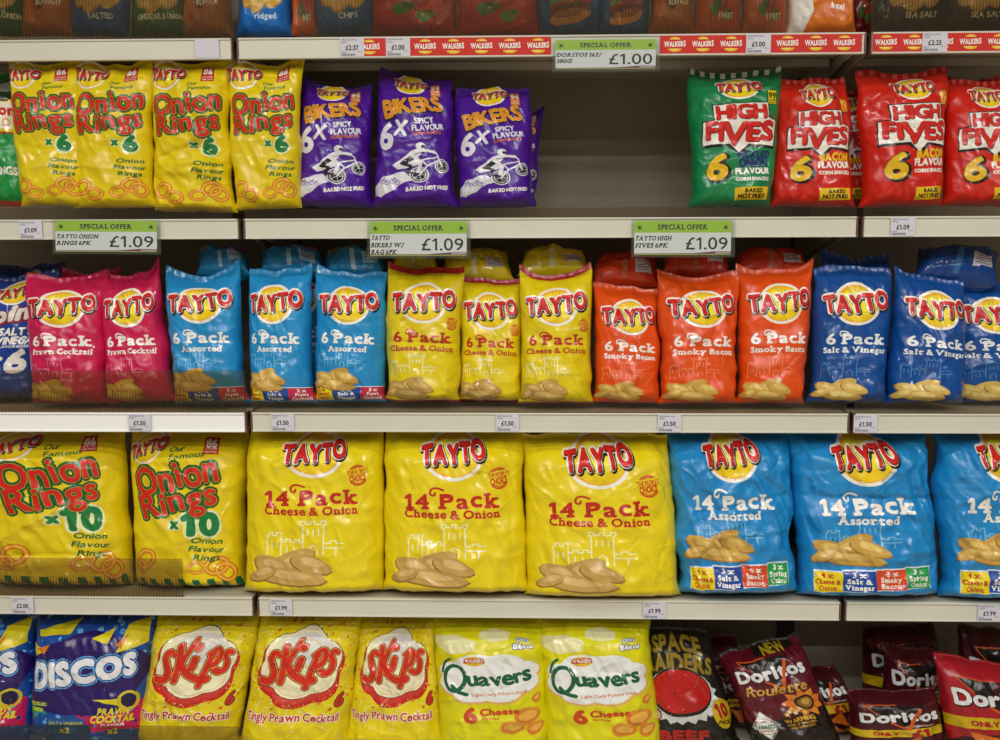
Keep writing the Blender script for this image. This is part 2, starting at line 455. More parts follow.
# ------------------------------------------------------------------ artwork of each kind of bag (units: about one photo pixel)
RED, DKR, WHT, YEL, GRN, BLK = 'C81E14', '6A1208', 'EEEADF', 'E8D20A', '0A6E34', '16140F'
def badge(a, cx, cy, r, wid, h, rot=0, squash=1.0):
    a.on('logo', 0)
    a.ell(cx, cy, r, r*squash, 'EFEADA'); a.ell(cx, cy, r*.87, r*.87*squash, 'E9A90E', 1); a.ell(cx+r*.03, cy-r*.02, r*.8, r*.8*squash, 'EDCB16', 2)
    a.ell(cx, cy+r*.12, r*.62, r*.56*squash, 'F4E338', 3)
    for k in range(3): a.rect(cx-r*.24+k*r*.17, cy+r*.55*squash, cx-r*.14+k*r*.17, cy+r*.72*squash, 'EDBE3C', 4)
    a.on('logo/logo_lettering')
    a.text('TAYTO', cx, cy+h*.1, h, 'D2231A', width=wid, b=.05, outs=((.15, BLK, .06, -.10), (.12, 'F3EEE4'), (.045, '7A120C', .03, -.04)), rot=rot+.04, lay=5, tr=.10, serif=False,
           jit=((.03, .04, 1.02), (-.02, 0, 1.0), (-.07, 0, 1.0), (-.01, -.02, 1.0), (.08, .03, 1.03)))
def crisps_pic(a, x, y, w, h, c1='C9A04A', c2='DDBB66', c3='B08436'):
    a.on('snack_picture', 0)
    S = [(.55, .62, .30, .26, .5), (.30, .52, .26, .24, -.3), (.83, .60, .26, .20, -.35), (.52, .22, .42, .20, -.12), (.15, .32, .2, .15, .35)]
    l = 0
    for cx, cy, rx, ry, r in S:
        wob = (lambda t, s=(1 if cx > .5 else -1): 1+.10*math.cos(2*t)+.30*max(0, s*math.cos(t))**7)
        a.ell(x+cx*w, y+cy*h, rx*w, ry*h*1.5, c3, l, r, n=18, wob=wob); a.ell(x+cx*w+.008*w, y+cy*h+.03*h, rx*w*.95, ry*h*1.40, c1, l+1, r, n=18, wob=wob)
        a.ell(x+cx*w+.03*w, y+cy*h+.08*h, rx*w*.55, ry*h*.7, c2, l+2, r, n=14, wob=wob); l += 3
def castle(a, x, y, w, h, col, t=.8):
    a.on('castle_drawing', 0)
    def st(*p): a.stroke([(x+px*w, y+py*h) for px, py in p], t, col)
    st((0, 0), (0, .62), (.03, .62), (.03, .7), (.08, .7), (.08, .62), (.13, .62), (.13, .7), (.19, .7), (.19, .1))
    st((.19, .45), (.25, .45), (.25, .52), (.31, .52), (.31, .45), (.37, .45), (.37, .52), (.43, .52), (.43, .45), (.47, .45), (.47, .2))
    st((.47, .45), (.47, .9), (.44, .9), (.44, 1), (.5, 1), (.5, .92), (.57, .92), (.57, 1), (.62, 1), (.62, .92), (.7, .92), (.7, 1), (.76, 1), (.76, .9), (.73, .9), (.73, .1))
    st((.73, .42), (.82, .42), (.82, .48), (.9, .48), (.9, .42), (1, .42)); st((.73, .3), (1, .3)); st((.9, .3), (.9, .1))
    for k in (.53, .60, .67): st((k, .62), (k, .78))
    st((.06, .3), (.06, .45)); st((.13, .3), (.13, .45)); st((.27, .2), (.27, .34)); st((.36, .2), (.36, .34)); st((.55, .12), (.55, .3), (.6, .38), (.65, .3), (.65, .12))
def stamp(a, cx, cy, r, col='C8341C'):
    a.on('choice_stamp', 0)
    a.ring(cx, cy, r, r*.92, r*.13, col); a.rect(cx-r*1.08, cy-r*.52, cx+r*1.08, cy+r*.6, a_hex(a), 1, .12)
    a.ring(cx, cy, r*.84, r*.76, r*.1, col)
    a.text("THE PEOPLE'S", cx, cy+r*.27, r*.42, col, width=r*2.0, b=.05, rot=.12, lay=2); a.text('CHOICE', cx, cy-r*.24, r*.5, col, width=r*1.6, b=.08, rot=.12, lay=2)
def a_hex(a): return a.hexbase
def mk(W, H, base, seal=None):
    a = Art(W, H, base, seal); a.hexbase = base; return a

def sixpack(base, ink, flav, fw, castle_col, seal=None, stampit=False, banner=None, crisp=('C9A04A', 'DDBB66', 'A87C30')):
    a = mk(74, 140, base, seal)
    badge(a, 37, 102, 21.5, 60, 16, .04)
    a.on('title_lettering')
    a.text('6 Pack', 37, 67, 10, ink, width=54, b=.05, serif=True, arc=-.0010)
    a.stroke([(30, 73.2), (26.5, 74.6), (23.2, 74.4), (21.8, 72), (22.6, 69.8), (24.6, 69.8), (25, 71.6)], 1.3, ink, smooth=1)
    a.on('flavour_lettering')
    a.text(flav, 37, 56, 5.2, ink, width=fw, b=.05, serif=True, arc=-.0012, jit=((0, 0, 1.0), (0, 0, 1.05)))
    up = 8 if banner else 0
    castle(a, 6, 27+up, 44, 22, castle_col)
    crisps_pic(a, 2, 5+up*1.2, 40, 20, *crisp)
    if stampit: stamp(a, 65, 81, 7)
    if banner:
        a.on('flavour_banner'); x = 0
        for t, w, c, k in (('2 x|Cheese &|Onion', 23, 'E8D012', 'B8281A'), ('2 x|Salt &|Vinegar', 26, '14489A', WHT), ('2 x|Prawn|Cocktail', 25, 'C42A50', WHT)):
            a.rect(x, 3, x+w, 17, c); x += w
            for i, s in enumerate(t.split('|')): a.text(s, x-w/2, 14-i*4.3, 3.1, k, width=min(w-5, 1.9*len(s)+3), b=.06, serif=True, lay=1)
        a.stroke([(0, 17.2), (74, 17.2)], .8, 'DDE6EE', 1, cap=False)
    return a
CHEESE6 = sixpack('E0C80C', 'B4261A', 'Cheese & Onion', 61, 'F0ECB4', seal='A81A10', stampit=True, crisp=('B9964A', 'D0B068', '8E6C2C'))
BACON6 = sixpack('E04E0E', WHT, 'Smoky Bacon', 56, 'EE8A5C')
VINEG6 = sixpack('0C4A94', 'E8ECEA', 'Salt & Vinegar', 59, '4C84B8', crisp=('D2B05A', 'E4CA80', '9C7A38'))
PRAWN6 = sixpack('C8164E', WHT, 'Prawn Cocktail', 55, 'E07898', crisp=('D8AA3A', 'E8C860', 'B48428'))
ASSORT6 = sixpack('1E8CC8', WHT, 'Assorted', 38, '78BCE0', banner=True)

def fourteen(base, ink, flav, fw, castle_col, banner=None, bx=69, crisp=('C9A04A', 'DDBB66', '9E7630')):
    a = mk(142, 168, base)
    badge(a, bx, 144, 28, 59, 18, .05, .95)
    a.on('title_lettering'); a.text('14 Pack', 68, 99, 15, ink, width=88, b=.05, serif=True, rot=.02, jit=((-.12, 0, .95), (-.12, 0, .95), (0, 0, 1)))
    a.stroke([(60, 108.2), (55, 110.5), (50, 110.2), (47.6, 106.5), (49, 103), (52, 102.8), (52.6, 105.6)], 2, ink, smooth=1)
    a.on('flavour_lettering'); a.text(flav, 68, 84, 8, ink, width=fw, b=.055, serif=True, arc=.0005)
    up = 22 if banner else 0
    castle(a, 27, 36+up*.8, 70, 38-up*.4, castle_col, 1.3)
    crisps_pic(a, 14, 12+up*1.25, 62, 32-up*.2, *crisp)
    if not banner: stamp(a, 113, 120, 12)
    else:
        a.on('flavour_banner'); x = 12
        for t, w, c, k in (('4 x|Cheese &|Onion', 30, 'E8D012', 'B8281A'), ('3 x|Salt &|Vinegar', 30, '12489C', WHT), ('4 x|Smoky|Bacon', 28, 'D84A22', WHT), ('3 x|Spring|Onion', 27, '1E9E4A', WHT)):
            y0 = 9+(x-12)*.05; a.poly([(x-.8, y0-1), (x+w+.8, y0), (x+w+.8, y0+23.5), (x-.8, y0+23.5)], 'DDE6EE'); a.rect(x, y0, x+w, y0+22, c, 1)
            for i, s in enumerate(t.split('|')): a.text(s, x+w/2, y0+18-i*6.8, 4.9, k, width=min(w-4, 3.1*len(s)+3), b=.06, serif=True, lay=2)
            x += w
    return a
CHEESE14 = fourteen('E6CF10', 'BC2418', 'Cheese & Onion', 88, 'F2EEB2', crisp=('C29C50', 'D6B673', '94702E'))
ASSORT14 = fourteen('1A86C6', WHT, 'Assorted', 56, '6CB2DA', banner=True)

def hoops(a, cx, cy, r, rot=0):
    r *= 1.15; a.ring(cx, cy, r, r*.8, r*.42, 'C87A12', 0, rot); a.ring(cx, cy, r*.92, r*.72, r*.24, 'E59A24', 1, rot); a.ring(cx, cy, r*.84, r*.65, r*.08, 'F0BC4C', 2, rot)
def onion(W, H, big):
    a = mk(W, H, 'E2C80C', 'DDC40C')
    OUT = ((.2, '0E5A2C'), (.09, 'D8A41C'), (.05, '7C140C'))
    s = (lambda x, y: (x, y))
    if not big:
        badge(a, 15, 141, 17, 38, 10, .1)
        bx = (50, 134, 63, 151); T1 = (37, 110, 18, 62); T2 = (38, 90, 16, 57); X = (42, 69, 7, 56, 67, 15, '6', 12); F = (56, 49, 4.2, 26); OF = (46, 129, 4.0, 20)
    else:
        badge(a, 22, 152, 17, 40, 11, .3)
        bx = (78, 146, 93, 163); T1 = (53, 123, 26, 78); T2 = (56, 97, 22, 72); X = (54, 73, 10, 78, 72, 22, '10', 32); F = (84, 54, 5.6, 30); OF = (60, 149, 5.5, 30)
    a.on('calorie_badge'); a.rect(*bx, 'B81E18'); w = bx[2]-bx[0]
    a.text('86', (bx[0]+bx[2])/2, bx[3]-w*.42, w*.5, WHT, width=w*.7, b=.05, lay=1)
    for i, t in enumerate(('CALORIES', 'PER PACK')): a.text(t, (bx[0]+bx[2])/2, bx[1]+w*(.38-.22*i), w*.12, 'EBC8B8', width=w*.8, b=.05, lay=1)
    a.on('title_lettering')
    J = ((0, .05, 1.12), (-.05, -.08, 1.06), (.08, .05, 1.05), (.02, .04, 1.1), (.08, -.05, 1.08))
    for (x, y, h, wd), t, l in ((T1, 'Onion', 0), (T2, 'Rings', 0)):
        a.text(t, x, y, h, 'CC2416', width=wd, b=.02, outs=((.15, '0E5A2C'),), rot=.2 if big else .09, jit=J, tr=.2, lay=0)
        a.text(t, x, y, h, 'CC2416', width=wd, b=.02, outs=((.04, 'DDA020'), (.018, '9A160C')), rot=.2 if big else .09, jit=J, tr=.2, lay=2)
    for px, py in ((.30, .5), (.62, .5), (.48, .42)): pass
    a.on('flavour_lettering')
    a.text('Our', OF[0]-OF[3]*.18, OF[1]+OF[2]*.7, OF[2], '1C6A30', b=.04, slant=.2, rot=.1); a.text('Famous', OF[0]+OF[3]*.15, OF[1]-OF[2]*.6, OF[2], '1C6A30', b=.04, width=OF[3], slant=.2, rot=.1)
    a.text('x', X[0], X[1], X[2], '127A3C', b=.12, outs=((.16, 'DDE2A0'),), lay=0); a.text(X[6], X[3], X[4], X[5], '127A3C', b=.10, width=X[7], outs=((.12, 'E2E4AA'),), lay=0)
    for i, t in enumerate(('Onion', 'Flavour', 'Rings')): a.text(t, F[0], F[1]-i*F[2]*1.6, F[2], '166A38', b=.05, width=F[3]*(1, 1.15, .85)[i], slant=.25, rot=-.05, lay=3)
    a.on('snack_picture')
    if big:
        for x, y, r, t in ((94, 27, 12, .2), (104, 20, 12, -.5), (22, 34, 12, .6), (74, 26, 8, .1), (14, 26, 9, -.3)): hoops(a, x, y, r, t)
        for i in range(9):
            a.on('bottom_seal'); x = 6+i*13; a.poly([(x, 0), (x+6, 0), (x+4, 12), (x-2, 12)], '12703A')
            a.on('body'); a.poly([(x+5.2, .04*H), (x+6, .03*H), (x+4, 13), (x-2, 13), (x-.8, .04*H)], '12703A')
    else:
        for x, y, r, t in ((57, 24, 9, .2), (64, 19, 9, -.4), (12, 22, 9, .5), (24, 15, 8, 0), (45, 17, 7, .2)): hoops(a, x, y, r, t)
    return a
ONION6 = onion(74, 158, False)
ONION10 = onion(118, 172, True)

def bikers():
    a = mk(74, 140, '4A1290', '3E0E7C')
    badge(a, 33, 129, 16.5, 36, 8, 0, .8)
    a.on('calorie_badge'); a.rect(54, 117, 64, 134, 'D07022'); a.text('94', 59, 128, 6, WHT, width=8, b=.06, lay=1); a.text('CALORIES', 59, 122.5, 1.8, 'F0D0A8', width=8, b=.06, lay=1); a.text('PER PACK', 59, 119.4, 1.8, 'F0D0A8', width=8, b=.06, lay=1)
    a.on('title_lettering'); a.text('BIKERS', 36, 103, 15, 'D98A1C', width=54, b=.03, outs=((.12, '241038', .04, -.06), (.04, 'F0B84C')), rot=.2, slant=-.1, tr=.12, taper=.0, jit=((-.08, 0, 1.2), (0, 0, 1.02), (0, 0, 1), (0, 0, 1), (0, 0, 1), (0, 0, 1.08)))
    a.on('flavour_lettering')
    a.text('6', 13, 70, 25, 'DDDCE4', width=14, b=.05, slant=.05); a.text('X', 27, 78, 14, 'DDDCE4', width=11, b=.07, slant=.1)
    a.text('SPICY', 47, 87.5, 5.4, 'DDDCE4', width=17, b=.06, rot=.13); a.text('FLAVOUR', 51, 80.5, 5.8, 'DDDCE4', width=29, b=.06, rot=.13); a.text('CORN SNACKS', 50, 74.5, 2.9, 'DC7A1E', width=26, b=.05, rot=.13)
    a.on('rider_picture')
    W = 'D9D8DE'; K = '1A1424'
    sn = [(0, 10), (0, 20), (6, 24), (10, 29), (17, 30), (24, 33), (30, 34), (35, 29), (37, 25), (31, 23), (26, 20), (21, 15), (14, 12), (8, 9), (3, 11)]
    a.poly(sn, W)
    for x, y in ((12, 24), (22, 24)):
        a.ring(x-2, y, 2.4, 2.4, .6, '5A2A9A', 1); a.ring(x+3, y-1, 2.4, 2.4, .6, '5A2A9A', 1); a.stroke([(x-2, y), (x, y+4), (x+3, y-1)], .8, '5A2A9A', 1)
    for x, y, r in ((43, 31, 8.5), (64, 41, 7.5)):
        a.ell(x, y, r, r, K, 2); a.ring(x, y, r, r, 1.1, W, 3); a.ring(x, y, r*.72, r*.72, .7, W, 3)
        for k in range(5): a.stroke([(x, y), (x+r*.8*math.cos(k*1.25), y+r*.8*math.sin(k*1.25))], .4, W, 3, cap=False)
    a.stroke([(43, 31), (50, 40), (61, 47), (64, 41)], 1.7, W, 5); a.stroke([(50, 40), (45, 46), (60, 50)], 1.3, W, 5); a.stroke([(61, 47), (59, 53), (55, 55)], 1.4, W, 5)
    a.poly([(20, 40), (29, 47), (36, 55), (42, 58), (46, 54), (42, 49), (45, 45), (41, 41), (33, 38), (25, 36)], W, 5); a.ell(44, 60.5, 4.2, 4, W, 6); a.ell(46.2, 60, 2, 1.6, K, 7)
    a.stroke([(42, 56), (50, 56), (56, 55)], 2.8, W, 6); a.stroke([(34, 44), (44, 43), (42, 34)], 3.4, W, 6); a.stroke([(28, 42), (36, 40), (33, 34), (42, 32)], 2.6, K, 6)
    a.poly([(27, 42), (35, 50), (39, 47), (32, 41)], K, 7); a.stroke([(39, 52), (47, 54)], .8, K, 7)
    a.on('flavour_lettering'); a.text('BAKED NOT FRIED', 51, 17.5, 3.8, WHT, width=38, b=.07, rot=.1, slant=.15)
    return a
BIKERS = bikers()

def fives(base, seal, fl, flcol, boxc, boxt, num, stripes):
    a = mk(84, 146, base, seal)
    badge(a, 45, 124, 18, 40, 10, 0, .82)
    a.on('calorie_badge'); a.rect(70, 104, 81, 121, '2A2016'); a.rect(70.8, 104.8, 80.2, 120.2, boxc, 1); a.text(num, 75.5, 114.5, 6.5, boxt, width=8, b=.05, lay=2); a.text('CALORIES', 75.5, 109, 1.8, boxt, width=8, b=.05, lay=2); a.text('PER PACK', 75.5, 106.3, 1.8, boxt, width=8, b=.05, lay=2)
    a.on('title_lettering')
    P = [(22, 103), (24, 87), (12, 85), (11, 62), (38, 64), (46, 55), (54, 64), (78, 62), (80, 88), (70, 90), (70, 106)]
    a.poly([(x+1.5*(1 if x > 40 else -1), y+(1.2 if y > 75 else -3)) for x, y in P], '15110E'); a.poly(P, 'E6E0D4', 1)
    a.text('HIGH', 46.5, 96, 13.5, 'CE241A', width=42, b=.055, outs=((.05, '8A140E', .03, -.03),), lay=2, rot=.04); a.text('FIVES', 45.5, 76, 17, 'CE241A', width=60, b=.05, outs=((.05, '8A140E', .03, -.03),), lay=2, jit=((.05, 0, .98), (0, 0, 1), (-.12, 0, 1.25), (0, 0, 1), (.08, 0, 1.05)))
    a.on('flavour_lettering')
    a.text('6', 27, 40, 25, 'E0B414', width=19, b=.06, outs=((.08, '15110E', .05, -.03),), slant=.15)
    for i, (t, h, w, c) in enumerate(fl): a.text(t, 60, 53-i*8.5, h, c, width=w, b=.09, rot=.03)
    a.on('baked_label'); a.rect(44, 6, 78, 19, 'E2BC18', 0, .06); a.text('BAKED', 62, 15.3, 4, '1C1610', width=18, b=.08, rot=.06, lay=1); a.text('NOT FRIED', 61, 9.8, 4, '1C1610', width=27, b=.08, rot=.06, lay=1)
    if stripes:
        a.on('top_seal')
        for i in range(9): a.rect(2+i*9.6, 140.2, 6.4+i*9.6, 146, stripes)
    return a
FIVESG = fives('128048', '0E6A3A', (('PICKLED', 6.5, 30, '24246E'), ('ONION', 8, 27, '24246E'), ('FLAVOUR', 6, 32, WHT), ('CORN SNACKS', 3.4, 32, WHT)), None, 'D8CC1E', '15110E', '99', 'E4E6DC')
FIVESR = fives('C8200E', 'B2180C', (('BACON', 8, 30, 'E2BC18'), ('FLAVOUR', 6.5, 34, WHT), ('CORN SNACKS', 3.6, 33, WHT)), None, 'D86018', 'F0C040', '92', 'D8544A')

def skips():
    a = mk(118, 172, 'E4CE12', 'DCC614')
    rng = random.Random(5)
    a.on('body')
    for i in range(420):
        x, y = rng.uniform(2, 116), rng.uniform(30, 165); a.rect(x, y, x+rng.uniform(.8, 2.4), y+rng.uniform(.8, 2), rng.choice(('EDE49A', 'EFE9B4', 'E9DC60')), 0, rng.random()*3)
    for i in range(46):
        t = rng.random()*6.28; r = rng.uniform(.75, 1.25)
        a.star(60+50*r*math.cos(t), 108+52*r*math.sin(t), rng.uniform(1.2, 3.2), rng.choice(('D8461C', 'E07A20', 'D86A18')), 1)
    wob = lambda t: .93+.13*abs(math.sin(3*t+.5))
    a.on('logo'); cx, cy = 60, 112
    a.ell(cx, cy-4, 46, 47, 'C8201A', 0, wob=wob, n=50); a.ell(cx, cy-1, 43.5, 45, 'CC3A30', 1, wob=wob, n=50); a.ell(cx, cy+3, 42.5, 42, '1C1410', 2, wob=wob, n=50); a.ell(cx, cy+3, 41.8, 41.3, 'F0E8C0', 3, wob=wob, n=50)
    a.ell(cx+4, cy+22, 28, 18, 'DCD8D0', 4, n=30); a.ring(cx, cy-2, 36, 34, 1.2, 'E4C890', 4, wob=wob, n=40)
    L = [  # S K i p s as brush strokes
        ([(39, 124), (33, 129), (28, 124), (31, 115), (35, 107), (30, 99), (21, 102)], 6, 11),
        ([(44, 132), (44, 116), (42, 98)], 8, 7), ([(58, 136), (49, 121), (46, 113)], 5, 7), ([(46, 115), (54, 103), (66, 96), (73, 97)], 8, 11),
        ([(60, 119), (57, 109)], 8, 8), ([(61, 129), (61.5, 129.5)], 9, 9),
        ([(76, 120), (72, 108), (68, 96), (67, 90)], 7, 6), ([(73, 121), (82, 126), (85, 118), (80, 110), (73, 109)], 6, 7),
        ([(97, 119), (92, 122), (89, 117), (93, 111), (92, 103), (85, 101), (81, 104)], 6, 9)]
    L = [([(x, 112+(y-113)*1.32+3+(x-60)*.16) for x, y in p], w*.86, w2*.86) for p, w, w2 in L]
    for p, w, w2 in L: a.stroke(p, w+3.2, '1C1410', 5, w2=w2+3.2, smooth=2)
    for p, w, w2 in L: a.stroke(p, w+1.5, 'E8A040', 6, w2=w2+1.5, smooth=2)
    for p, w, w2 in L: a.stroke(p, w, 'CE2A18', 7, w2=w2, smooth=2)
    a.on('flavour_lettering'); a.text('Tingly Prawn Cocktail', 56, 48, 10, 'C4281C', width=100, b=.04, outs=((.1, 'F0E8D8'),), arc=-.0005)
    a.text('6', 105, 69, 16, 'C4281C', width=9, b=.06, outs=((.06, '1C1410'),), slant=.2)
    return a
SKIPS = skips()
def quavers():
    a = mk(116, 172, 'DCD40E', 'E2DC50')
    a.on('body'); pw = lambda t: .9+.18*abs(math.sin(3*t+.3))
    a.ell(25, 140, 22, 10, 'E4E0A8', 0, wob=pw, n=30); a.ell(62, 151, 14, 6, 'E4E0A8', 0, wob=pw, n=24)
    a.on('logo'); cw = lambda t: .93+.12*abs(math.sin(4*t+.4))
    a.ell(56, 98, 52, 31, 'E0B060', 0, wob=cw, n=64, rot=.1); a.ell(55, 100, 51, 30, 'E9EBE6', 1, wob=cw, n=64, rot=.1)
    G = '0E5E3C'
    a.ring(23, 98, 13.5, 18, 4.6, G, 2, rot=-.2, n=30); a.stroke([(20, 88), (26, 81), (35, 79)], 4.6, G, 3, smooth=2); a.stroke([(9, 104), (12, 117), (19, 122)], 3, G, 3, smooth=2)
    a.text('uavers', 66, 101, 15, G, width=58, b=.07, lay=2, rot=.12, jit=((.1, 0, 1.15), (.0, 0, 1.1), (-.06, .05, 1.1), (-.04, 0, 1.15), (.02, .1, 1.1), (.12, 0, 1.25)))
    a.text('Light Curly Potato Snack', 66, 81, 3.6, 'D0703C', width=52, b=.04, lay=2, rot=.1)
    a.ell(43, 121, 10, 6, 'E0B41E', 2, rot=.1); a.poly([(33, 118), (53, 120), (52, 126), (34, 124)], 'C02018', 3); a.text('WALKERS', 43, 122, 4, WHT, width=17, b=.07, lay=4, rot=.08)
    a.on('calorie_badge'); a.text('Only', 90, 147, 3, 'D8DCE0', width=14, b=.1, outs=((.2, '2C4A86'),), arc=-.02, fan=False); a.text('86', 84, 139, 5.5, WHT, width=9, b=.08, outs=((.16, '20407C'),)); a.text('kcal', 95, 139, 4.4, WHT, width=11, b=.08, outs=((.16, '20407C'),))
    a.on('flavour_lettering'); a.text('6', 38, 53, 16, 'C8461A', width=11, b=.09); a.text('Cheese', 65, 58, 7.5, 'C8461A', width=35, b=.09, rot=.08); a.text('flavour', 57, 50, 3, 'C8461A', width=16, b=.05)
    a.on('snack_picture')
    for x, y, r, t in ((92, 52, 15, .3), (103, 74, 7, .8), (76, 38, 12, 0), (100, 36, 11, .5)):
        a.ell(x, y, r, r*.72, 'DC8A28', 0, t, n=24, wob=lambda q: 1+.08*math.cos(3*q)); a.ell(x+1, y+1.5, r*.75, r*.45, 'EBB048', 1, t, n=20); a.ring(x, y, r*.8, r*.5, 1, 'C87418', 2, t)
    return a
QUAVERS = quavers()
def discos():
    a = mk(122, 160, '1A4A9C', '204E94'); rng = random.Random(8)
    a.on('body')
    for i in range(260):
        x, y, r = rng.uniform(0, 122), rng.uniform(0, 160), rng.uniform(.8, 3)
        a.ell(x, y, r, r, rng.choice(('2E7CCC', '1A4890', '4A94D8', '163C80', '6AAAE0')), 0, n=8)
    a.ell(60, 92, 60, 48, '26125E', 1, n=34, rot=.2, wob=lambda t: 1+.06*math.cos(5*t))
    a.poly([(10, 142), (48, 154), (46, 140), (14, 136)], 'D8C81A', 2); a.poly([(96, 148), (118, 156), (118, 128), (88, 120), (92, 134)], 'DCCC1C', 2); a.poly([(6, 128), (26, 122), (12, 112)], 'DCCC1C', 2); a.poly([(66, 136), (84, 146), (80, 130)], 'DCCC1C', 2)
    a.poly([(86, 128), (98, 140), (92, 124)], 'D0781C', 3); a.poly([(14, 122), (30, 128), (24, 116)], 'D0781C', 3)
    a.poly([(70, 64), (108, 66), (100, 54)], 'DCCC1C', 2); a.ring(102, 62, 11, 12, 3, 'CBB41C', 3); a.ell(102, 62, 7, 8, '14123A', 3)
    a.on('logo'); a.text('DISCOS', 60, 98, 25, 'E6E8EC', width=102, b=.1, outs=((.16, '16124A'), (.12, '5AA4E0'), (.05, '1A2A7A')), rot=.17, slant=.08, tr=.12, taper=-.1)
    k0 = len(a.items)
    a.on('flavour_label'); a.poly([(50, 40), (60, 50), (122, 46), (122, 10), (96, 16), (74, 12)], 'C41458'); a.text('PRAWN', 92, 36, 7.5, 'DCD018', width=30, b=.08, lay=1, slant=.15); a.text('COCKTAIL', 92, 27, 7.5, 'DCD018', width=42, b=.08, lay=1, slant=.15); a.text('FLAVOUR', 92, 20, 3, WHT, width=22, b=.05, lay=1); a.text('x2', 92, 13, 6, 'DCD018', b=.08, lay=1)
    a.poly([(2, 48), (22, 44), (34, 56), (26, 30), (4, 22)], '1E8A3C', 0); a.text('PICKLED', 16, 42, 4, 'C8D83A', width=22, b=.08, lay=1, slant=.15); a.text('ONION', 14, 35, 4, 'C8D83A', width=17, b=.08, lay=1, slant=.15)
    a.poly([(28, 28), (64, 28), (70, 8), (34, 8)], '1A5494', 2); a.text('SALT & VINEGAR', 48, 22, 3.6, 'A8B040', width=32, b=.06, lay=3); a.text('x2', 48, 14, 6, 'C8C030', b=.08, lay=3)
    for n in range(k0, len(a.items)): it = a.items[n]; a.items[n] = (it[0], it[1], it[2], [p+(0, 14) for p in it[3]], it[4])
    return a
DISCOS = discos()
def raiders():
    a = mk(100, 158, '17130F', '17130F')
    a.on('title_lettering'); a.text('SPACE', 42, 143, 16, '8A741E', width=72, b=.07, arc=-.003); a.text('RAIDERS', 42, 121, 20, '8A741E', width=90, b=.07, arc=-.003)
    a.on('burst_patch'); rng = random.Random(3)
    n = 44; q = []
    for i in range(n):
        t = i*2*PI/n; k = 1+(.12 if i % 2 else -.02)*(1 if math.sin(t) < .35 else .1); q.append((42+40*k*math.cos(t), 78+36*k*math.sin(t)))
    a.poly(q, 'C9CCC8'); a.ell(42, 82, 36.5, 33, '17130F', 1, n=34); a.ell(42, 83, 35, 29, 'B41410', 2, n=34)
    a.on('flavour_lettering'); a.text('BEEF', 42, 24, 12, 'A81A14', width=48, b=.09); a.ell(12, 50, 9, 9, '8C1A1A'); a.text('88', 12, 50, 8, 'C8B0B0', b=.05, lay=1)
    a.on('pack_count_badge'); a.ell(88, 52, 13, 21, 'C0A414', 0, rot=.15); a.ring(84, 58, 30, 6, 1.6, 'C0A414', 0, rot=.1); a.text('10', 87, 56, 16, '9A1A14', width=14, b=.1, lay=1, rot=.1, slant=-.1); a.text('PACK', 89, 40, 5, '17130F', width=17, b=.08, lay=1, rot=-.2)
    return a
RAIDERS = raiders()
def ddd(a, x, y, w, rot):
    a.on('logo')
    c, s = math.cos(rot), math.sin(rot); k = w/86
    R = lambda px, py: (x+(px*c-py*s)*k, y+(px*s+py*c)*k)
    a.poly([R(-36, 24), R(30, 20), R(6, -26)], '17100E', 0)
    a.stroke([R(-36, 24), R(0, 22)], 1.4*k, 'C8541C', 1); a.stroke([R(-36, 24), R(-22, 8)], 1.4*k, 'C8541C', 1)
    a.text('Doritos', x, y, 19*k, 'DADAD8', width=w, b=.07, outs=((.06, '2A0C10', .03, -.04),), rot=rot, lay=1)
    a.stroke([R(22, 14), R(6, -26)], 4*k, 'C8541C', 4); a.stroke([R(6, -26), R(-10, -12)], 3*k, 'C8541C', 4)
def chip(a, x, y, r, t, c='C8641A'):
    q = [(x+r*math.cos(t+i*2*PI/3), y+r*math.sin(t+i*2*PI/3)) for i in range(3)]
    a.poly(q, '8A3C10', 0); a.poly([(x+(px-x)*.86, y+(py-y)*.86+r*.05) for px, py in q], c, 1)
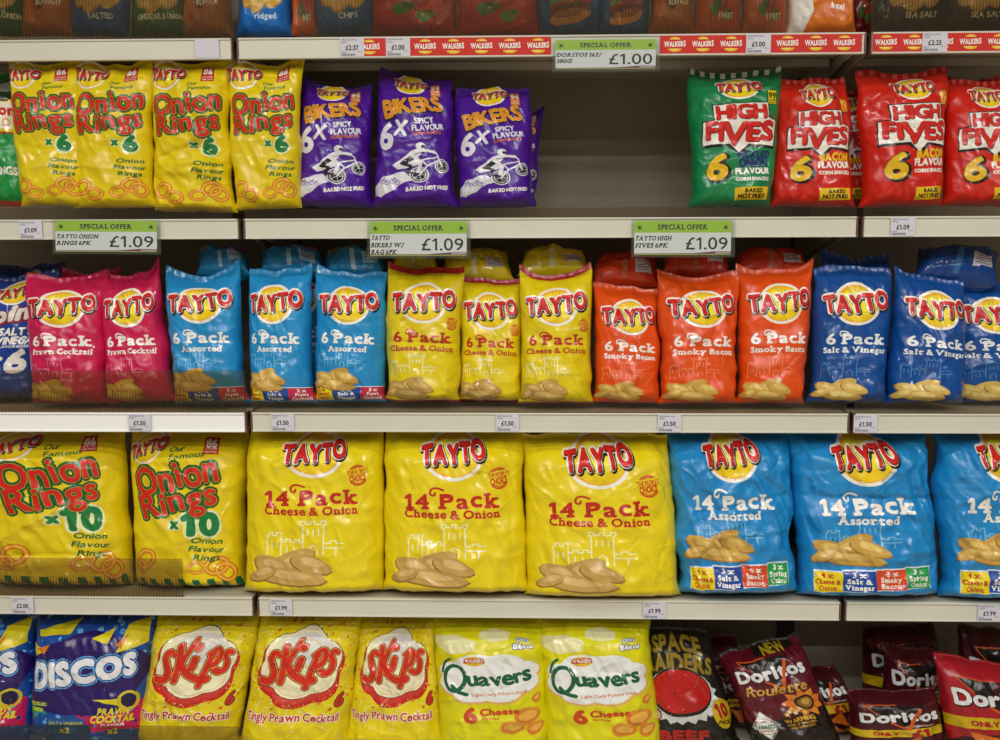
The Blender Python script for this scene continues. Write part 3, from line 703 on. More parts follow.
def roulette():
    a = mk(92, 150, '5A0B1C', '17100E')
    a.on('body'); a.poly([(-4, 48), (50, 54), (96, 72), (96, -2), (-4, -2)], '1C120E', 0); a.poly([(36, 136), (80, 140), (80, 152), (36, 152)], '17100E')
    a.stroke([(36, 3), (92, 18)], .8, 'A85C1C', 1)
    a.on('new_label'); a.text('NEW', 58, 141, 9, 'B49A18', width=27, b=.06, rot=.05)
    ddd(a, 44, 115, 72, .05)
    a.on('title_lettering'); a.text('Roulette', 44, 93, 12, 'C89A3C', width=62, b=.03, slant=.25, rot=.02, lay=6)
    a.on('snack_picture')
    for i in range(9):
        t = i*.7+.3; chip(a, 66+15*math.cos(t), 71+11*math.sin(t), 9.5, t, ('D07020', 'DC8428')[i % 2])
    for i in range(7): a.star(44+i*3, 59+(i % 3)*3, 3.5, ('E0C070', 'E8DCB0')[i % 2], 2, n=5, k=.4)
    a.ell(66, 72, 11, 9, '2A1A10', 3); a.ell(66, 72, 8, 6.5, '9A6A22', 4); a.ell(66, 73, 5, 3.5, 'C09A48', 5)
    a.on('pepper_sauce_label'); k0 = len(a.items); a.poly([(4, 22), (19, 44), (36, 25), (21, 2)], 'C8D0CC', 0); a.poly([(6.5, 22), (19, 40.5), (33.5, 25), (21, 5)], 'D8DCD4', 1); a.ring(20, 23, 11.5, 11.5, .9, 'B8504A', 2); a.text('TABASCO', 20, 23, 5, '1E6A4A', width=24, b=.07, lay=3, rot=.1); a.text('PEPPER SAUCE', 20, 17, 2.2, 'A83C30', width=14, b=.05, lay=3, rot=.1); a.text('McILHENNY CO.', 20, 30, 2.2, 'A83C30', width=14, b=.05, lay=3, rot=.1)
    a.poly([(-2, 2), (6, 14), (20, -16), (-2, -16)], '0C5A34', 0)
    a.on('warning_label'); a.rect(38, 17, 74, 36, '2A1A0C', 0, .16); a.text('WARNING', 55, 31, 5, 'C8982C', width=30, b=.08, rot=.16, lay=1); a.text('SOME OF THESE CHIPS', 56, 25.5, 2.4, 'B88A28', width=29, b=.06, rot=.16, lay=1); a.text('ARE ULTRA SPICY', 56, 21.5, 2.4, 'B88A28', width=25, b=.06, rot=.16, lay=1)
    for n in range(k0, len(a.items)): it = a.items[n]; a.items[n] = (it[0], it[1], it[2], [p+(0, 20) for p in it[3]], it[4])
    return a
ROULETTE = roulette()
def dorito(base, hot=False):
    a = mk(96, 122, base, base)
    a.on('body'); a.ell(48, -8, 62, 44, '2A0A0C', 0, n=30)
    ddd(a, 48, 82, 80, .06)
    a.on('flavour_lettering'); a.text('HEATWAVE' if False else 'CHILLI HEATWAVE', 66, 64, 3.2, 'D8C8B8', width=30, b=.05, rot=.06)
    a.on('price_band'); a.poly([(-2, 40), (98, 46), (98, 62), (-2, 54)], 'C8A80E'); a.text('ONLY', 34, 49, 6, 'A8181A', width=22, b=.1, lay=1, rot=.05); a.text('£1', 64, 51, 11, 'A8181A', width=16, b=.12, lay=1, rot=.05)
    a.on('snack_picture')
    for x, y, r, t in ((30, 26, 18, .3), (58, 30, 18, 1.2), (80, 22, 17, .1), (44, 12, 16, 2), (70, 8, 15, .6)): chip(a, x, y, r, t)
    return a
DORITOD = dorito('420A14'); DORITOR = dorito('A01420')

def ridged(base, name, name_col, pic='C8A040', leaf=None, crest=True):
    a = mk(62, 140, base)
    a.on('snack_picture')
    rng = random.Random(len(name)*7+3)
    if leaf == 'pepper':
        for x, y, r, c in ((34, 30, 13, 'A02A14'), (44, 24, 9, 'C0401C'), (25, 22, 8, '3A7A28'), (40, 16, 7, '4E8A2C'), (48, 34, 6, '3A7A28')): a.ell(x, y, r, r*.7, c, 0, rng.random(), n=18, wob=lambda t: 1+.12*math.cos(3*t))
    elif leaf == 'burger':
        for y, ry, c in ((36, 9, 'C87A2C'), (29, 5, '5A8A2C'), (25, 5, 'B02A18'), (20, 6, '6A3418'), (14, 6, 'C8843C')): a.ell(32, y, 20, ry, c, 0, .2, n=22)
    elif leaf == 'brown':
        for x, y, r, c in ((18, 46, 10, 'B85A20'), (34, 50, 9, '7A2C18'), (48, 44, 10, 'C06A24'), (30, 36, 8, '5A2414'), (12, 30, 9, 'C46E2C')): a.ell(x, y, r, r*.8, c, 0, rng.random(), n=16, wob=lambda t: 1+.12*math.cos(3*t))
    else:
        for x, y, r in ((20, 44, 11), (34, 48, 12), (46, 42, 10), (30, 38, 10)):
            a.ell(x, y, r, r*.75, 'A07A2C', 0, .3, n=16, wob=lambda t: 1+.1*math.cos(3*t)); a.ell(x, y+.5, r*.86, r*.62, pic, 1, .3, n=16, wob=lambda t: 1+.1*math.cos(3*t))
            for k in (-.4, 0, .4): a.stroke([(x+r*k-2, y-r*.4), (x+r*k+2, y+r*.4)], .7, 'B08A38', 2, cap=False)
    for n, it in enumerate(a.items): a.items[n] = (it[0], it[1], it[2], [p-(0, {None: 13, 'brown': 8}.get(leaf, 0)) for p in it[3]], it[4])
    a.on('title_lettering')
    if name: a.text(name, 38, 27 if leaf == 'brown' else 15, 4.6, name_col, width=min(46, 4.6*len(name)*.8), b=.06, lay=2, rot=.04)
    a.on('brand_lettering'); a.text('ridge cut', 31, 78, 9, WHT, width=44, b=.06, slant=.2)
    a.brand = False
    a.items = [i for i in a.items if i[0] != 'brand_lettering']
    return a
R_GREEN = ridged('1C5A2C', 'CHEDDAR & ONION', 'D8DCC8'); R_BROWN = ridged('A8621E', 'BUFFALO', 'E0D8C8', leaf='brown'); R_BLUE = ridged('1C4C96', 'SALTED', 'C8D4E4')
R_BRIGHT = ridged('0E66B8', 'ridged', 'BFD8EE'); R_RED = ridged('A8281E', '', WHT, leaf='pepper'); R_BURG = ridged('1A5494', '', WHT, leaf='burger'); R_ORNG = ridged('C0581C', 'SWEET', 'E4D8C8', leaf='pepper')
R_BLACK = ridged('1C1A18', 'SEA SALT', 'C8C0B0', pic='B8944A'); R_CHIP = ridged('2860A4', 'CHIPS', 'D0DCE8'); R_DRED = ridged('7A1416', '', WHT, leaf='pepper')
def pepperwhite():
    a = mk(66, 140, 'CC6A14', 'CC6A14'); a.on('body'); a.poly([(-1, -1), (14, -1), (24, 20), (18, 50), (-1, 60)], 'D8D4CC'); a.ell(24, 44, 14, 9, 'DCDAD4', 1); a.on('title_lettering'); a.text('kcal', 44, 24, 5, WHT, b=.06, rot=-.1); return a
R_WHITE = pepperwhite()
def greenrings():
    a = mk(78, 136, '108A3C', '108A3C')
    a.on('flavour_label'); a.rect(0, 69, 80, 101, 'D8BC14'); a.rect(0, 72, 80, 98, 'E4DCC8', 1); a.text('Onion', 50, 90, 9, 'C02A1C', width=40, b=.1, lay=2); a.ring(62, 78, 5, 4, 1.6, 'C88A2C', 2); a.stroke([(0, 68), (80, 68)], 1.6, 'B82418', 2)
    a.on('body'); a.ell(50, 112, 30, 14, '1A2A1C', 0, n=24); a.ell(60, 116, 14, 7, '6A6A60', 1, n=20); a.ell(22, 60, 14, 9, '14301C', 0)
    a.on('flavour_lettering'); a.text('RINGS', 58, 32, 7, 'D8DCD0', width=26, b=.08)
    a.on('bottom_seal'); a.rect(40, 0, 78, 4, 'C8381C'); return a
GREENR = greenrings()
def spin():
    a = mk(84, 132, '143C92', '12306E')
    badge(a, 52, 112, 15, 38, 10, .1)
    a.on('title_lettering'); a.text('Spin', 47, 88, 15, 'DCD8D0', width=44, b=.08, outs=((.1, '8A1E18', .06, -.06),), slant=.25, rot=.12)
    a.on('flavour_lettering'); a.text('SALT &', 60, 70, 7, WHT, width=30, b=.08, slant=.15); a.text('VINEGAR', 62, 61, 7, WHT, width=36, b=.08, slant=.15); a.text('FLAVOUR POTATO', 62, 55, 2.4, WHT, width=34, b=.05)
    a.text('x6', 50, 40, 21, WHT, width=44, b=.08, slant=.2); a.on('snack_picture')
    for x, y, r in ((32, 22, 7), (44, 18, 7), (20, 18, 7)): a.ring(x, y, r, r*.8, 2.4, 'C88A2C'); a.ring(x, y, r*.9, r*.7, 1, 'E8B84C', 1)
    return a
SPIN = spin()
def backprint(base, line='A8C8DC', box=True, band=None):
    a = mk(70, 60, base, base)
    a.on('flavour_banner')
    if box:
        for x, w, c, t, k in ((6, 18, 'D8B81A', 'Onion', 'A8281A'), (24, 22, '164A98', 'Vinegar', WHT), (46, 20, 'B82A4C', 'Cocktail', WHT)):
            a.rect(x, 32, x+w, 50, c); a.text('2 x', x+w/2, 46, 3.2, k, b=.05, lay=1, serif=True); a.text(t, x+w/2, 39, 3.6, k, width=w-4, b=.05, lay=1, serif=True)
    a.on('back_print')
    a.rect(31, 2, 36, 28, band or line)
    a.rect(44, 8, 62, 24, 'D0CCD4' if not box else line, 0, .1)
    for i in range(4): a.rect(46, 11+i*3.2, 60, 12+i*3.2, 'B03040' if i == 2 else '5A6478', 1, .1)
    return a
LIE_BLUE = backprint('1E84BC'); LIE_YEL = backprint('DCC40E', 'D8D4A8', box=False, band='E4DCA8'); LIE_ORG = backprint('D43A12', 'B8B0A4', box=False, band='B86848'); LIE_NAVY = backprint('0C428A', '6C9CC8', box=False, band='3A6EA8')
LP, WORLD, EXPO = 42, .2, -0.74
# ------------------------------------------------------------------ the fixture
ZS = dict(zip('ABCD', (1.81791764, 1.46206052, 1.06157277, 0.65810396)))
BAY = (-1.25, 0.0, 1.25, 2.5); SH = .0205     # half height of a ticket strip
TOP = {k: z+SH-.002 for k, z in ZS.items()}   # upper face of each shelf
UND = {k: z+SH-.020 for k, z in ZS.items()}   # its underside
ZBASE = float(at(500, 762, 0)[2]); TOP['E'] = ZBASE
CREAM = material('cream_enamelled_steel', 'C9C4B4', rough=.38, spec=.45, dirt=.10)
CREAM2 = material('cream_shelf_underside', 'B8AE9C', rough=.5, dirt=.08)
STRIPM = material('cream_plastic_ticket_strip', 'D3D0BF', rough=.3, spec=.5, dirt=.05)
BACKM = material('taupe_back_panel', 'A09380', rough=.6, dirt=.10)
DARKM = material('dark_steel', '3A332E', rough=.5)
BROWNM = material('brown_strip_end', '6A5142', rough=.5)
WHITEM = material('white_ticket_insert', 'F4F4F2', rough=.35)
CARD = material('printed_card', attr=True, rough=.55, spec=.3)
GLOSSCARD = material('printed_glossy_strip', attr=True, rough=.45, spec=.25)
RISER = clear_plastic('smoky_clear_plastic', 'EAE5D9', .05, '8F8574', .16)
CLEAR = clear_plastic('clear_ticket_pocket', 'F8FAF8', .03, 'B8BAB4', .12)
DEPTH = .44
BN = ('left', 'middle', 'right')
ordn = {'A': 'top', 'B': 'second', 'C': 'third', 'D': 'fourth'}
def empty_tag(name, loc, label, cat, group=None):
    return tag(empty(name, loc), label, cat, group)
what = {'A': ('under the ridged crisps, bare cream front', 'carrying the red promotional strip', 'with black packets standing on it'),
        'B': ('holding the small onion ring packets', 'holding the purple packets and an empty gap', 'holding red corn snack packets'),
        'C': ('with a bright white front, holding pink crisp packets', 'holding blue, yellow and orange six packs', 'holding the navy six packs'),
        'D': ('holding the ten-pack onion rings', 'holding the yellow fourteen packs', 'holding a blue fourteen pack by the photo edge')}
for k in 'ABCD':
    for b in range(3):
        x0, x1 = BAY[b]+.0045, BAY[b+1]-.0045
        z = ZS[k]
        r = empty_tag('shelf', (x0, 0, z), f'cream metal shelf {what[k][b]}', 'shelf', 'cream shelves of the display unit')
        X = x1-x0; t = SH-.002
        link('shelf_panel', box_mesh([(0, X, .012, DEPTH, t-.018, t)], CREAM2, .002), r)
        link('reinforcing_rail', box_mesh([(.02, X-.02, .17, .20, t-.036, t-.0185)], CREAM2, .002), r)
        ex = .0 if not (k == 'C' and b == 0) else -.006
        link('ticket_strip', box_mesh([(.003, X-.003, ex, .010, -SH, SH), (.003, X-.003, ex-.003, ex+.0005, -SH, -SH+.004), (.003, X-.003, ex-.003, ex+.0005, SH-.004, SH)], WHITEM if ex else STRIPM, .0012), r)
        for xx in (0, X-.0025): link('end_cap', box_mesh([(xx, xx+.0025, -.002, .03, -SH, SH)], BROWNM, .0004), r)
        for xx in (.008, X-.011):
            import bmesh
            bm = bmesh.new(); pr = [(.03, t-.019), (.435, t-.019), (.435, t-.10), (.38, t-.085), (.12, t-.036), (.03, t-.03)]
            va = [bm.verts.new((xx, y, zz)) for y, zz in pr]; vb = [bm.verts.new((xx+.003, y, zz)) for y, zz in pr]
            bm.faces.new(va); bm.faces.new(vb[::-1])
            for i in range(6): bm.faces.new((va[i], vb[i], vb[(i+1) % 6], va[(i+1) % 6]))
            bmesh.ops.recalc_face_normals(bm, faces=bm.faces[:])
            me = bpy.data.meshes.new('mesh'); bm.to_mesh(me); bm.free(); me.materials.append(CREAM2); link('bracket', me, r)
for b in range(3):
    x0, x1 = BAY[b]+.003, BAY[b+1]-.003
    base = empty_tag('base_shelf', (x0, 0, 0), f'cream base shelf under the {("blue disc and prawn snack packets", "yellow bags and dark packets", "dark red packets at the photo corner")[b]}', 'shelf', 'base shelves')
    link('deck', box_mesh([(0, x1-x0, 0, DEPTH, ZBASE-.03, ZBASE)], CREAM, .003), base)
    link('plinth', box_mesh([(0, x1-x0, .03, .05, 0, ZBASE-.0305)], CREAM, .003), base)
    link('base_ticket_strip', box_mesh([(0, x1-x0, -.012, -.001, ZBASE-.045, ZBASE-.004)], STRIPM, .001), base)
    p = link('back_panel', box_mesh([(x0, x1, DEPTH+.012, DEPTH+.03, 0, 2.25)], BACKM, .002)); tag(p, f'taupe metal back panel behind the {("left", "middle", "right")[b]} bay of shelves', 'back panel', 'taupe back panels')
for i, x in enumerate(BAY):
    u = link('upright_post', box_mesh([(x-.02, x+.02, DEPTH-.001, DEPTH+.010, 0, 2.3), (x-.02, x-.014, DEPTH-.003, DEPTH, 0, 2.3), (x+.014, x+.02, DEPTH-.003, DEPTH, 0, 2.3)], DARKM, .001))
    tag(u, ('dark slotted upright post far left, beyond the photo edge', 'dark slotted upright post between left and middle bays', 'dark slotted upright post between middle and right bays', 'dark slotted upright post far right, beyond the photo edge')[i], 'post', 'slotted uprights')
# the aisle: floor, ceiling
def room_box(name, b, col, dirt=.08, rough=.4):
    o = link(name, box_mesh([b], material(name+'_finish', col, rough=rough, dirt=dirt))); tag(o, kind='structure')
room_box('floor', (-4, 5, -5.0, .6, -.05, 0), 'A89C8A', .1, .25)
room_box('ceiling', (-4, 5, -5.0, .6, 2.95, 3.0), 'C8C4BA')
room_box('wall_back', (-4, 5, .6, .65, -.05, 3.0), 'B0A898')
room_box('wall_front', (-4, 5, -5.05, -5.0, -.05, 3.0), '8C867C')

# ------------------------------------------------------------------ flat printed cards
def flat(art, name, parent, W, H, mat, y=0, thick=.0006, base=True, partname=None):
    """the artwork as a real card W x H metres, centred at the parent, facing the aisle; thick sheet plus ink layers"""
    me = []
    V, tot, col = [], [], []
    if base:
        x, z, t = W/2, H/2, thick
        c = [(-x, 0, -z), (x, 0, -z), (x, 0, z), (-x, 0, z), (-x, t, -z), (x, t, -z), (x, t, z), (-x, t, z)]
        for f in ((0, 1, 2, 3), (5, 4, 7, 6), (4, 0, 3, 7), (1, 5, 6, 2), (3, 2, 6, 7), (4, 5, 1, 0)):
            V += [c[i] for i in f]; tot.append(4); col.append(art.base)
    for part, lay, cc, P, ST in art.items:
        for p, up in zip(P, ST):
            for q in cutpoly([(a*1.0/art.W, b*1.0/art.H) for a, b in p], 1, 1):
                V += [((a-.5)*W, -.00015-.00010*(lay+up), (b-.5)*H) for a, b in q]; tot.append(len(q)); col.append(cc)
    V = np.array(V); o = link(partname or name, raw_mesh(V, np.arange(len(V)), tot, mat, np.array(col)), parent)
    for p in o.data.polygons: p.use_smooth = False
    return o
_cp = cutpoly
def cutpoly(pts, nu, nv):
    if nu == 1:
        q = pts
        a = sum(pts[i][0]*pts[(i+1) % len(pts)][1]-pts[(i+1) % len(pts)][0]*pts[i][1] for i in range(len(pts)))
        if abs(a) < 1e-9: return []
        if a < 0: q = q[::-1]
        for ax in (0, 1):
            q = _half(q, ax, 0, True)
            if len(q) > 2: q = _half(q, ax, 1, False)
            if len(q) < 3: return []
        return [q]
    return _cp(pts, nu, nv)
def ticket_art(price):
    a = mk(26, 19, 'CFCDD6'); I = '5A5864'
    if price:
        a.text('CRISPS MULTI PACK', 10, 17, 1.5, I, width=17, b=.02); a.text('SNACKS', 4.5, 14.6, 1.4, I, width=6, b=.02)
        a.text(price, 13, 9, 4.6, '2C2A34', width=13.5, b=.05); a.text('100g 0.50', 4, 4.6, 1.3, I, width=6, b=.02); a.text('01/14', 21.5, 5.2, 1.2, I, width=4, b=.02)
        x = 1.5; r = random.Random(4)
        while x < 16: w = r.uniform(.2, .7); a.rect(x, 1, x+w, 3.2, '3A3842'); x += w+r.uniform(.25, .6)
    return a
TK = [(352, 48.5, 'A', '£2.37', 'at the left end of the red promotional strip'), (398, 48.5, 'A', '£1.00', 'second on the top shelf, beside the £2.37 ticket'), (758.5, 44.5, 'A', '£1.00', 'on the red strip above the green corn snack packet'),
      (935, 42, 'A', '£2.25', 'on the red strip of the right bay'), (207, 50, 'A', None, 'blank, on the bare cream strip above the onion ring packets'),
      (30.5, 228.5, 'B', '£1.09', 'left of the onion ring offer card'), (903, 226.5, 'B', '£1.09', 'under the red corn snack packets of the right bay'),
      (139.5, 423.5, 'C', '£1.50', 'on the bright white strip under the pink packets'), (282.5, 423, 'C', '£1.50', 'under the light blue assorted six packs'), (507.5, 423, 'C', '£1.50', 'under the yellow cheese and onion six packs'),
      (669.5, 423.5, 'C', '£1.50', 'under the orange bacon six packs'), (865.5, 424, 'C', '£1.50', 'under the navy six packs, right of the seam'),
      (22.5, 605.5, 'D', '£2.00', 'above the purple and blue snack packets'), (281, 606.5, 'D', '£1.99', 'above the middle cloud logo snack bag'), (654.5, 609, 'D', '£1.99', 'above the black packet with the red patch'), (989.5, 613.5, 'D', '£1.99', 'at the right photo edge, above dark red packets')]
for px, py, sh, pr, where in TK:
    yy = -.0032 if sh != 'C' or px > 200 else -.0105
    p = at(px, py, yy-.001); p[2] = ZS[sh]
    r = empty_tag('price_ticket', p, f'small white price ticket{" "+pr if pr else ""} {where}', 'price ticket', 'shelf price tickets')
    flat(ticket_art(pr), 'paper_ticket', r, .048, .0365, CARD)
# red promotional strips with the repeated yellow and white maker's mark
def promo(x0, x1, lx0, label):
    p0, p1 = at(x0, 44, -.0032), at(x1, 44, -.0032); W = float(p1[0]-p0[0]); n = max(1, int(round(W/.0562)))
    a = mk((x1-x0), 17, 'C8281E')
    pitch = 28.2; x = lx0-x0
    while x < (x1-x0)+14:
        if x > -14:
            a.ell(x, 13.1, 5.6, 2.6, 'E2B81E', 0, n=20, a0=.1, a1=PI-.1); a.ell(x+1, 13.3, 4.2, 1.5, 'ECD060', 1, n=16, a0=0, a1=PI)
            a.ell(x, 4.8, 7, 3.2, 'E2B81E', 0, n=20, a0=PI+.1, a1=2*PI-.1); a.ell(x-1, 4.6, 4.4, 1.8, 'ECD060', 1, n=16, a0=PI, a1=2*PI)
            a.text('WALKERS', x, 8.9, 4.6, 'EEE6DC', width=21, b=.07, lay=2, rot=.03, jit=((.05, 0, 1.1), (0, 0, 1), (0, 0, 1), (0, 0, 1), (0, 0, 1), (0, 0, 1), (.05, 0, 1.1)))
        x += pitch
    r = empty_tag('promotional_strip', ((p0[0]+p1[0])/2, -.0034, ZS['A']), label, 'shelf strip', 'red promotional strips')
    flat(a, 'printed_strip', r, W, .034, GLOSSCARD)
promo(351, 551, 369, 'long red promotional strip with yellow suns left of the hanging offer card')
promo(660, 862, 675, 'red promotional strip with yellow suns right of the hanging offer card')
promo(873, 1040, 886, 'red promotional strip with yellow suns in the right bay above red packets')
# special offer cards in clear pockets
def offer(x0, y0, x1, y1, lines, price, label, skew=0, half=14):
    a = mk(100, 33, 'DEDDE2')
    a.rect(0, 21.5, 100, 33, '9CC232'); a.text('SPECIAL OFFER', 50, 27, 4.6, '33402A', width=51, b=.06, serif=True, lay=1)
    for x in (5.5, 94.5): a.star(x, 26.5, 3.6, '1E2418', 1, n=6, k=.3)
    for i, t in enumerate(lines):
        a.text(t, 1.5+min(46, 3.72*len(t))/2, (17.5, 10.5, 3.8)[i] if len(lines) > 2 else (16.2, 9.2)[i], 4.1, '33303A', width=min(46, 3.72*len(t)), b=.06, serif=True, slant=.25)
    a.text(price, 75, 11, 11.5, '2A2830', width=43, b=.012)
    a.poly([(0, 0), (0, 1.4), (60, 1.6), (84, 3.4), (100, 3.2), (100, 0)], '7A2A5A', 1); a.poly([(84, 1.4), (99, 1.4), (99, 2.6), (84, 2.6)], 'C8A8BC', 2)
    a.rect(0, 0, 100, .9, '9CB04A', 2)
    p0, p1 = at(x0, y1, -.012), at(x1, y0, -.012)
    W, H = float(p1[0]-p0[0]), float(p1[2]-p0[2])
    r = empty_tag('special_offer_card', (float(p0[0]+p1[0])/2, -.012, float(p0[2]+p1[2])/2), label, 'offer card', 'green and white special offer cards')
    r.rotation_euler = (math.radians(-4), skew, 0)
    c = flat(a, 'printed_card', r, W, H, CARD)
    link('clear_pocket', box_mesh([(-W/2-.006, W/2+.008, -.0022, -.0014, -H/2-.005, H/2+.003), (-W/2-.006, W/2+.008, .0015, .0022, -H/2-.005, H/2+.003)], CLEAR, .0002), r)
    link('hanging_clip', box_mesh([(-.02, .02, .0024, .009, H/2-.03, H/2-.008)], CLEAR, .0005), r)
offer(555.5, 39, 656, 69.5, ['DORITOS 162/', '180G'], '£1.00', 'green and white special offer card hanging above the empty shelf gap, one pound')
offer(56.5, 220.5, 156, 252, ['TAYTO ONION', 'RINGS 6PK'], '£1.09', 'tilted special offer card for onion rings below the yellow packets', skew=.01)
offer(370.5, 221.5, 466.5, 256, ['TAYTO', 'BIKERS W/', 'BAG 6PK'], '£1.09', 'special offer card with three lines of text, below the purple packets')
offer(634, 220.5, 731.5, 255, ['TAYTO HIGH', 'FIVES 6PK'], '£1.09', 'special offer card below the green corn snack packet')
# clear risers clipped on the shelf fronts, ribbed along their lower half
def riser(x0, x1, ytop, sh, ribs, label, y=-.001, ztop=None, pitch=.0062):
    zb = TOP[sh]+.001; z1 = float(at((x0+x1)/2, ytop, y)[2]); xa, xb = float(at(x0, ytop, y)[0]), float(at(x1, ytop, y)[0]); h = z1-zb
    r = empty_tag('clear_riser', (xa, y, zb), label, 'clear riser', 'clear plastic shelf risers')
    W = xb-xa
    link('clear_sheet', box_mesh([(0, W, 0, .0022, 0, h)], RISER, .0004), r)
    link('foot_flange', box_mesh([(0, W, .0024, .010, 0, .0012)], RISER, .0002), r)
    link('top_edge', box_mesh([(0, W, -.0004, .0026, h+.0002, h+.0016)], RISER, .0003), r)
    if ribs:
        bx = []; x = .003
        while x < W-.003: bx.append((x, x+.0014, -.0016, -.0002, .001, h*.56)); x += pitch
        link('ribbing', box_mesh(bx, RISER), r)
RZ = '%s'
riser(-45, 129, -42, 'A', True, 'ribbed clear riser in front of the first green, brown and blue packets')
riser(130, 232, -42, 'A', True, 'ribbed clear riser in front of the second green and brown packets')
riser(296, 430, -30, 'A', True, 'ribbed clear riser before the first red pepper packet')
riser(431, 620, -30, 'A', True, 'ribbed clear riser before the red and burger packets')
riser(621, 788, -30, 'A', True, 'ribbed clear riser before the first orange packets')
riser(873, 1060, -30, 'A', True, 'ribbed clear riser in front of the black packets')
riser(-60, 232, 208, 'B', False, 'low clear riser along the onion ring shelf, left bay')
riser(244, 857, 208.5, 'B', False, 'low clear riser along the purple and corn snack shelf')
riser(864, 1060, 206, 'B', False, 'low clear riser under the red corn snack packets, right bay')
riser(-60, 245, 371, 'C', True, 'tall ribbed clear riser in front of the pink packets', y=-.004)
riser(252, 847, 403, 'C', False, 'low clear riser under the six packs, middle bay')
riser(855, 1060, 403, 'C', False, 'low clear riser under the navy six packs')
riser(-60, 182, 559, 'D', True, 'ribbed clear riser in front of the ten-pack onion rings')
riser(-60, 242, 726, 'E', False, 'clear riser at the bottom in front of the purple and blue packets', y=-.001)

# ------------------------------------------------------------------ the bags
S6 = 'multipack_bag'
def row(sh, up):
    def f(art, px, label, group, **k):
        kw = dict(floor_z=TOP[sh], ceil_z=UND.get(up, 9)); kw.update(k)
        return bag(k.pop('name', 'snack_multipack'), art, px, label=label, group=group, **{a: b for a, b in kw.items() if a != 'name'})
    return f
# top row, behind the ribbed risers
r0 = row('A', None)
def q0(xl, xr, dx=0): return ((xl, 37), (xr, 37), (xr+dx+2, -118), (xl+dx-2, -118))
K0 = dict(T=.07, Y=.05, lean=.02, name='crisp_packet')
G0 = 'packets standing on the top shelf'
for art, xl, xr, lab in ((R_GREEN, -32, 27, 'green ridged crisp packet at the far left end of the top shelf'), (R_BROWN, 25, 76, 'brown meat-picture packet, first of two on the top shelf'), (R_BLUE, 72, 129, 'blue ridged crisp packet behind the left riser'),
    (R_GREEN, 133, 186, 'green ridged crisp packet between a blue and a brown packet'), (R_BROWN, 184, 231, 'brown meat-picture packet just left of the bay seam'), (R_BRIGHT, 238, 289, 'bright blue packet on the top shelf not covered by any riser'),
    (R_ORNG, 294, 318, 'narrow brown and orange packet right of the bright blue one'), (R_CHIP, 316, 373, 'blue packet with crisps picture left of the red packets'), (R_RED, 373, 455, 'red packet with peppers, right of the blue crisps packet'), (R_RED, 457, 537, 'red packet with peppers, left of the blue burger packet'),
    (R_BURG, 539, 598, 'blue packet with a burger picture, first of two'), (R_BURG, 600, 648, 'blue packet with a burger picture, second of two'), (R_BROWN, 650, 692, 'dark brown and orange packet right of the burger packets'), (R_ORNG, 694, 740, 'orange pepper packet, left one of the pair'),
    (R_ORNG, 742, 786, 'orange pepper packet, right one of the pair'), (R_WHITE, 787, 854, 'orange and white packet on the top shelf, uncovered'), (R_BLACK, 875, 938, 'black crisp packet with gold crisps, first in the right bay'), (R_BLACK, 940, 1004, 'black crisp packet with gold crisps at the right photo edge')):
    r0(art, q0(xl, xr), lab, G0, **dict(K0, T=.045 if xr-xl < 30 else .07))
r0(R_DRED, ((850, 37), (872, 37), (874, -110), (850, -110)), 'dark red packet set back at the end of the middle bay top shelf', G0, **dict(K0, T=.04, Y=.14))

r1 = row('B', 'A')
GO = 'onion ring six packs'
r1(GREENR, ((-36, 207), (34, 207), (24, 66), (-40, 66)), 'bright green ring snack bag at the left photo edge', 'bags on the second shelf', Y=.055, T=.085, folds=((.6, .1, .95, .35, .004, 5),))
r1(ONION6, ((25, 207), (88, 207), (80, 57), (6, 57)), 'onion ring six pack next to the green bag', GO, Y=.036, T=.065, seal=.03, lean=.0)
r1(ONION6, ((77, 209), (156, 208), (151, 57), (77, 57)), 'second onion ring six pack from the green bag', GO, Y=.036, T=.065, seal=.03, lean=.0, folds=((.05, .3, .9, .22, .004, 5),))
r1(ONION6, ((158, 212), (233, 213), (228, 57), (151, 57)), 'crumpled onion ring six pack, third one from the green bag', GO, Y=.036, T=.065, seal=.03, lean=.0, wr=1.5, folds=((.2, .36, .62, .44, -.012, 6), (.6, .42, .98, .3, -.012, 6), (.1, .3, .9, .33, .006, 6)))
r1(ONION6, ((236, 211), (299, 208), (303, 57), (227, 57)), 'onion ring six pack beside the purple bags', GO, Y=.036, T=.065, seal=.03, lean=.0)
r1(ONION6, ((130, 205), (182, 205), (180, 84), (128, 84)), 'onion ring six pack hidden behind, between two front ones', GO, Y=.19, T=.07, lean=.01)
GB = 'purple biker snack bags'
r1(BIKERS, ((297, 208), (370, 208), (372, 84), (302, 78)), 'purple biker snack bag next to the yellow onion ring packet', GB, Y=.06, T=.09, dip=.004, earl=.004, folds=((.1, .68, .8, .86, .006, 6), (.5, .3, .8, .8, .004, 8)))
r1(BIKERS, ((375, 209), (454, 208), (451, 78), (379, 70)), 'purple biker snack bag standing in the middle of three', GB, Y=.055, T=.09, dip=-.002, earl=.008, lean=.035)
r1(BIKERS, ((459, 208), (532, 208), (531, 88), (456, 90)), 'purple biker snack bag beside the empty gap', GB, Y=.06, T=.09, dip=-.002)
r1(BIKERS, ((484, 206), (536, 205), (545, 106), (494, 112)), 'purple biker snack bag peeping out behind the one by the gap', GB, Y=.17, T=.08, lean=.01)
r1(BIKERS, ((398, 206), (452, 206), (455, 92), (400, 92)), 'dark purple snack bag behind the middle biker bag', GB, Y=.17, T=.08, lean=.01)
GF = 'corn snack six packs'
r1(FIVESG, ((692, 208), (768, 208), (784, 66), (688, 67)), 'green corn snack six pack with striped top beside the empty gap', GF, shift=-.02, vshift=-.01, Y=.06, T=.09, dip=.006, earl=.003, earr=.004)
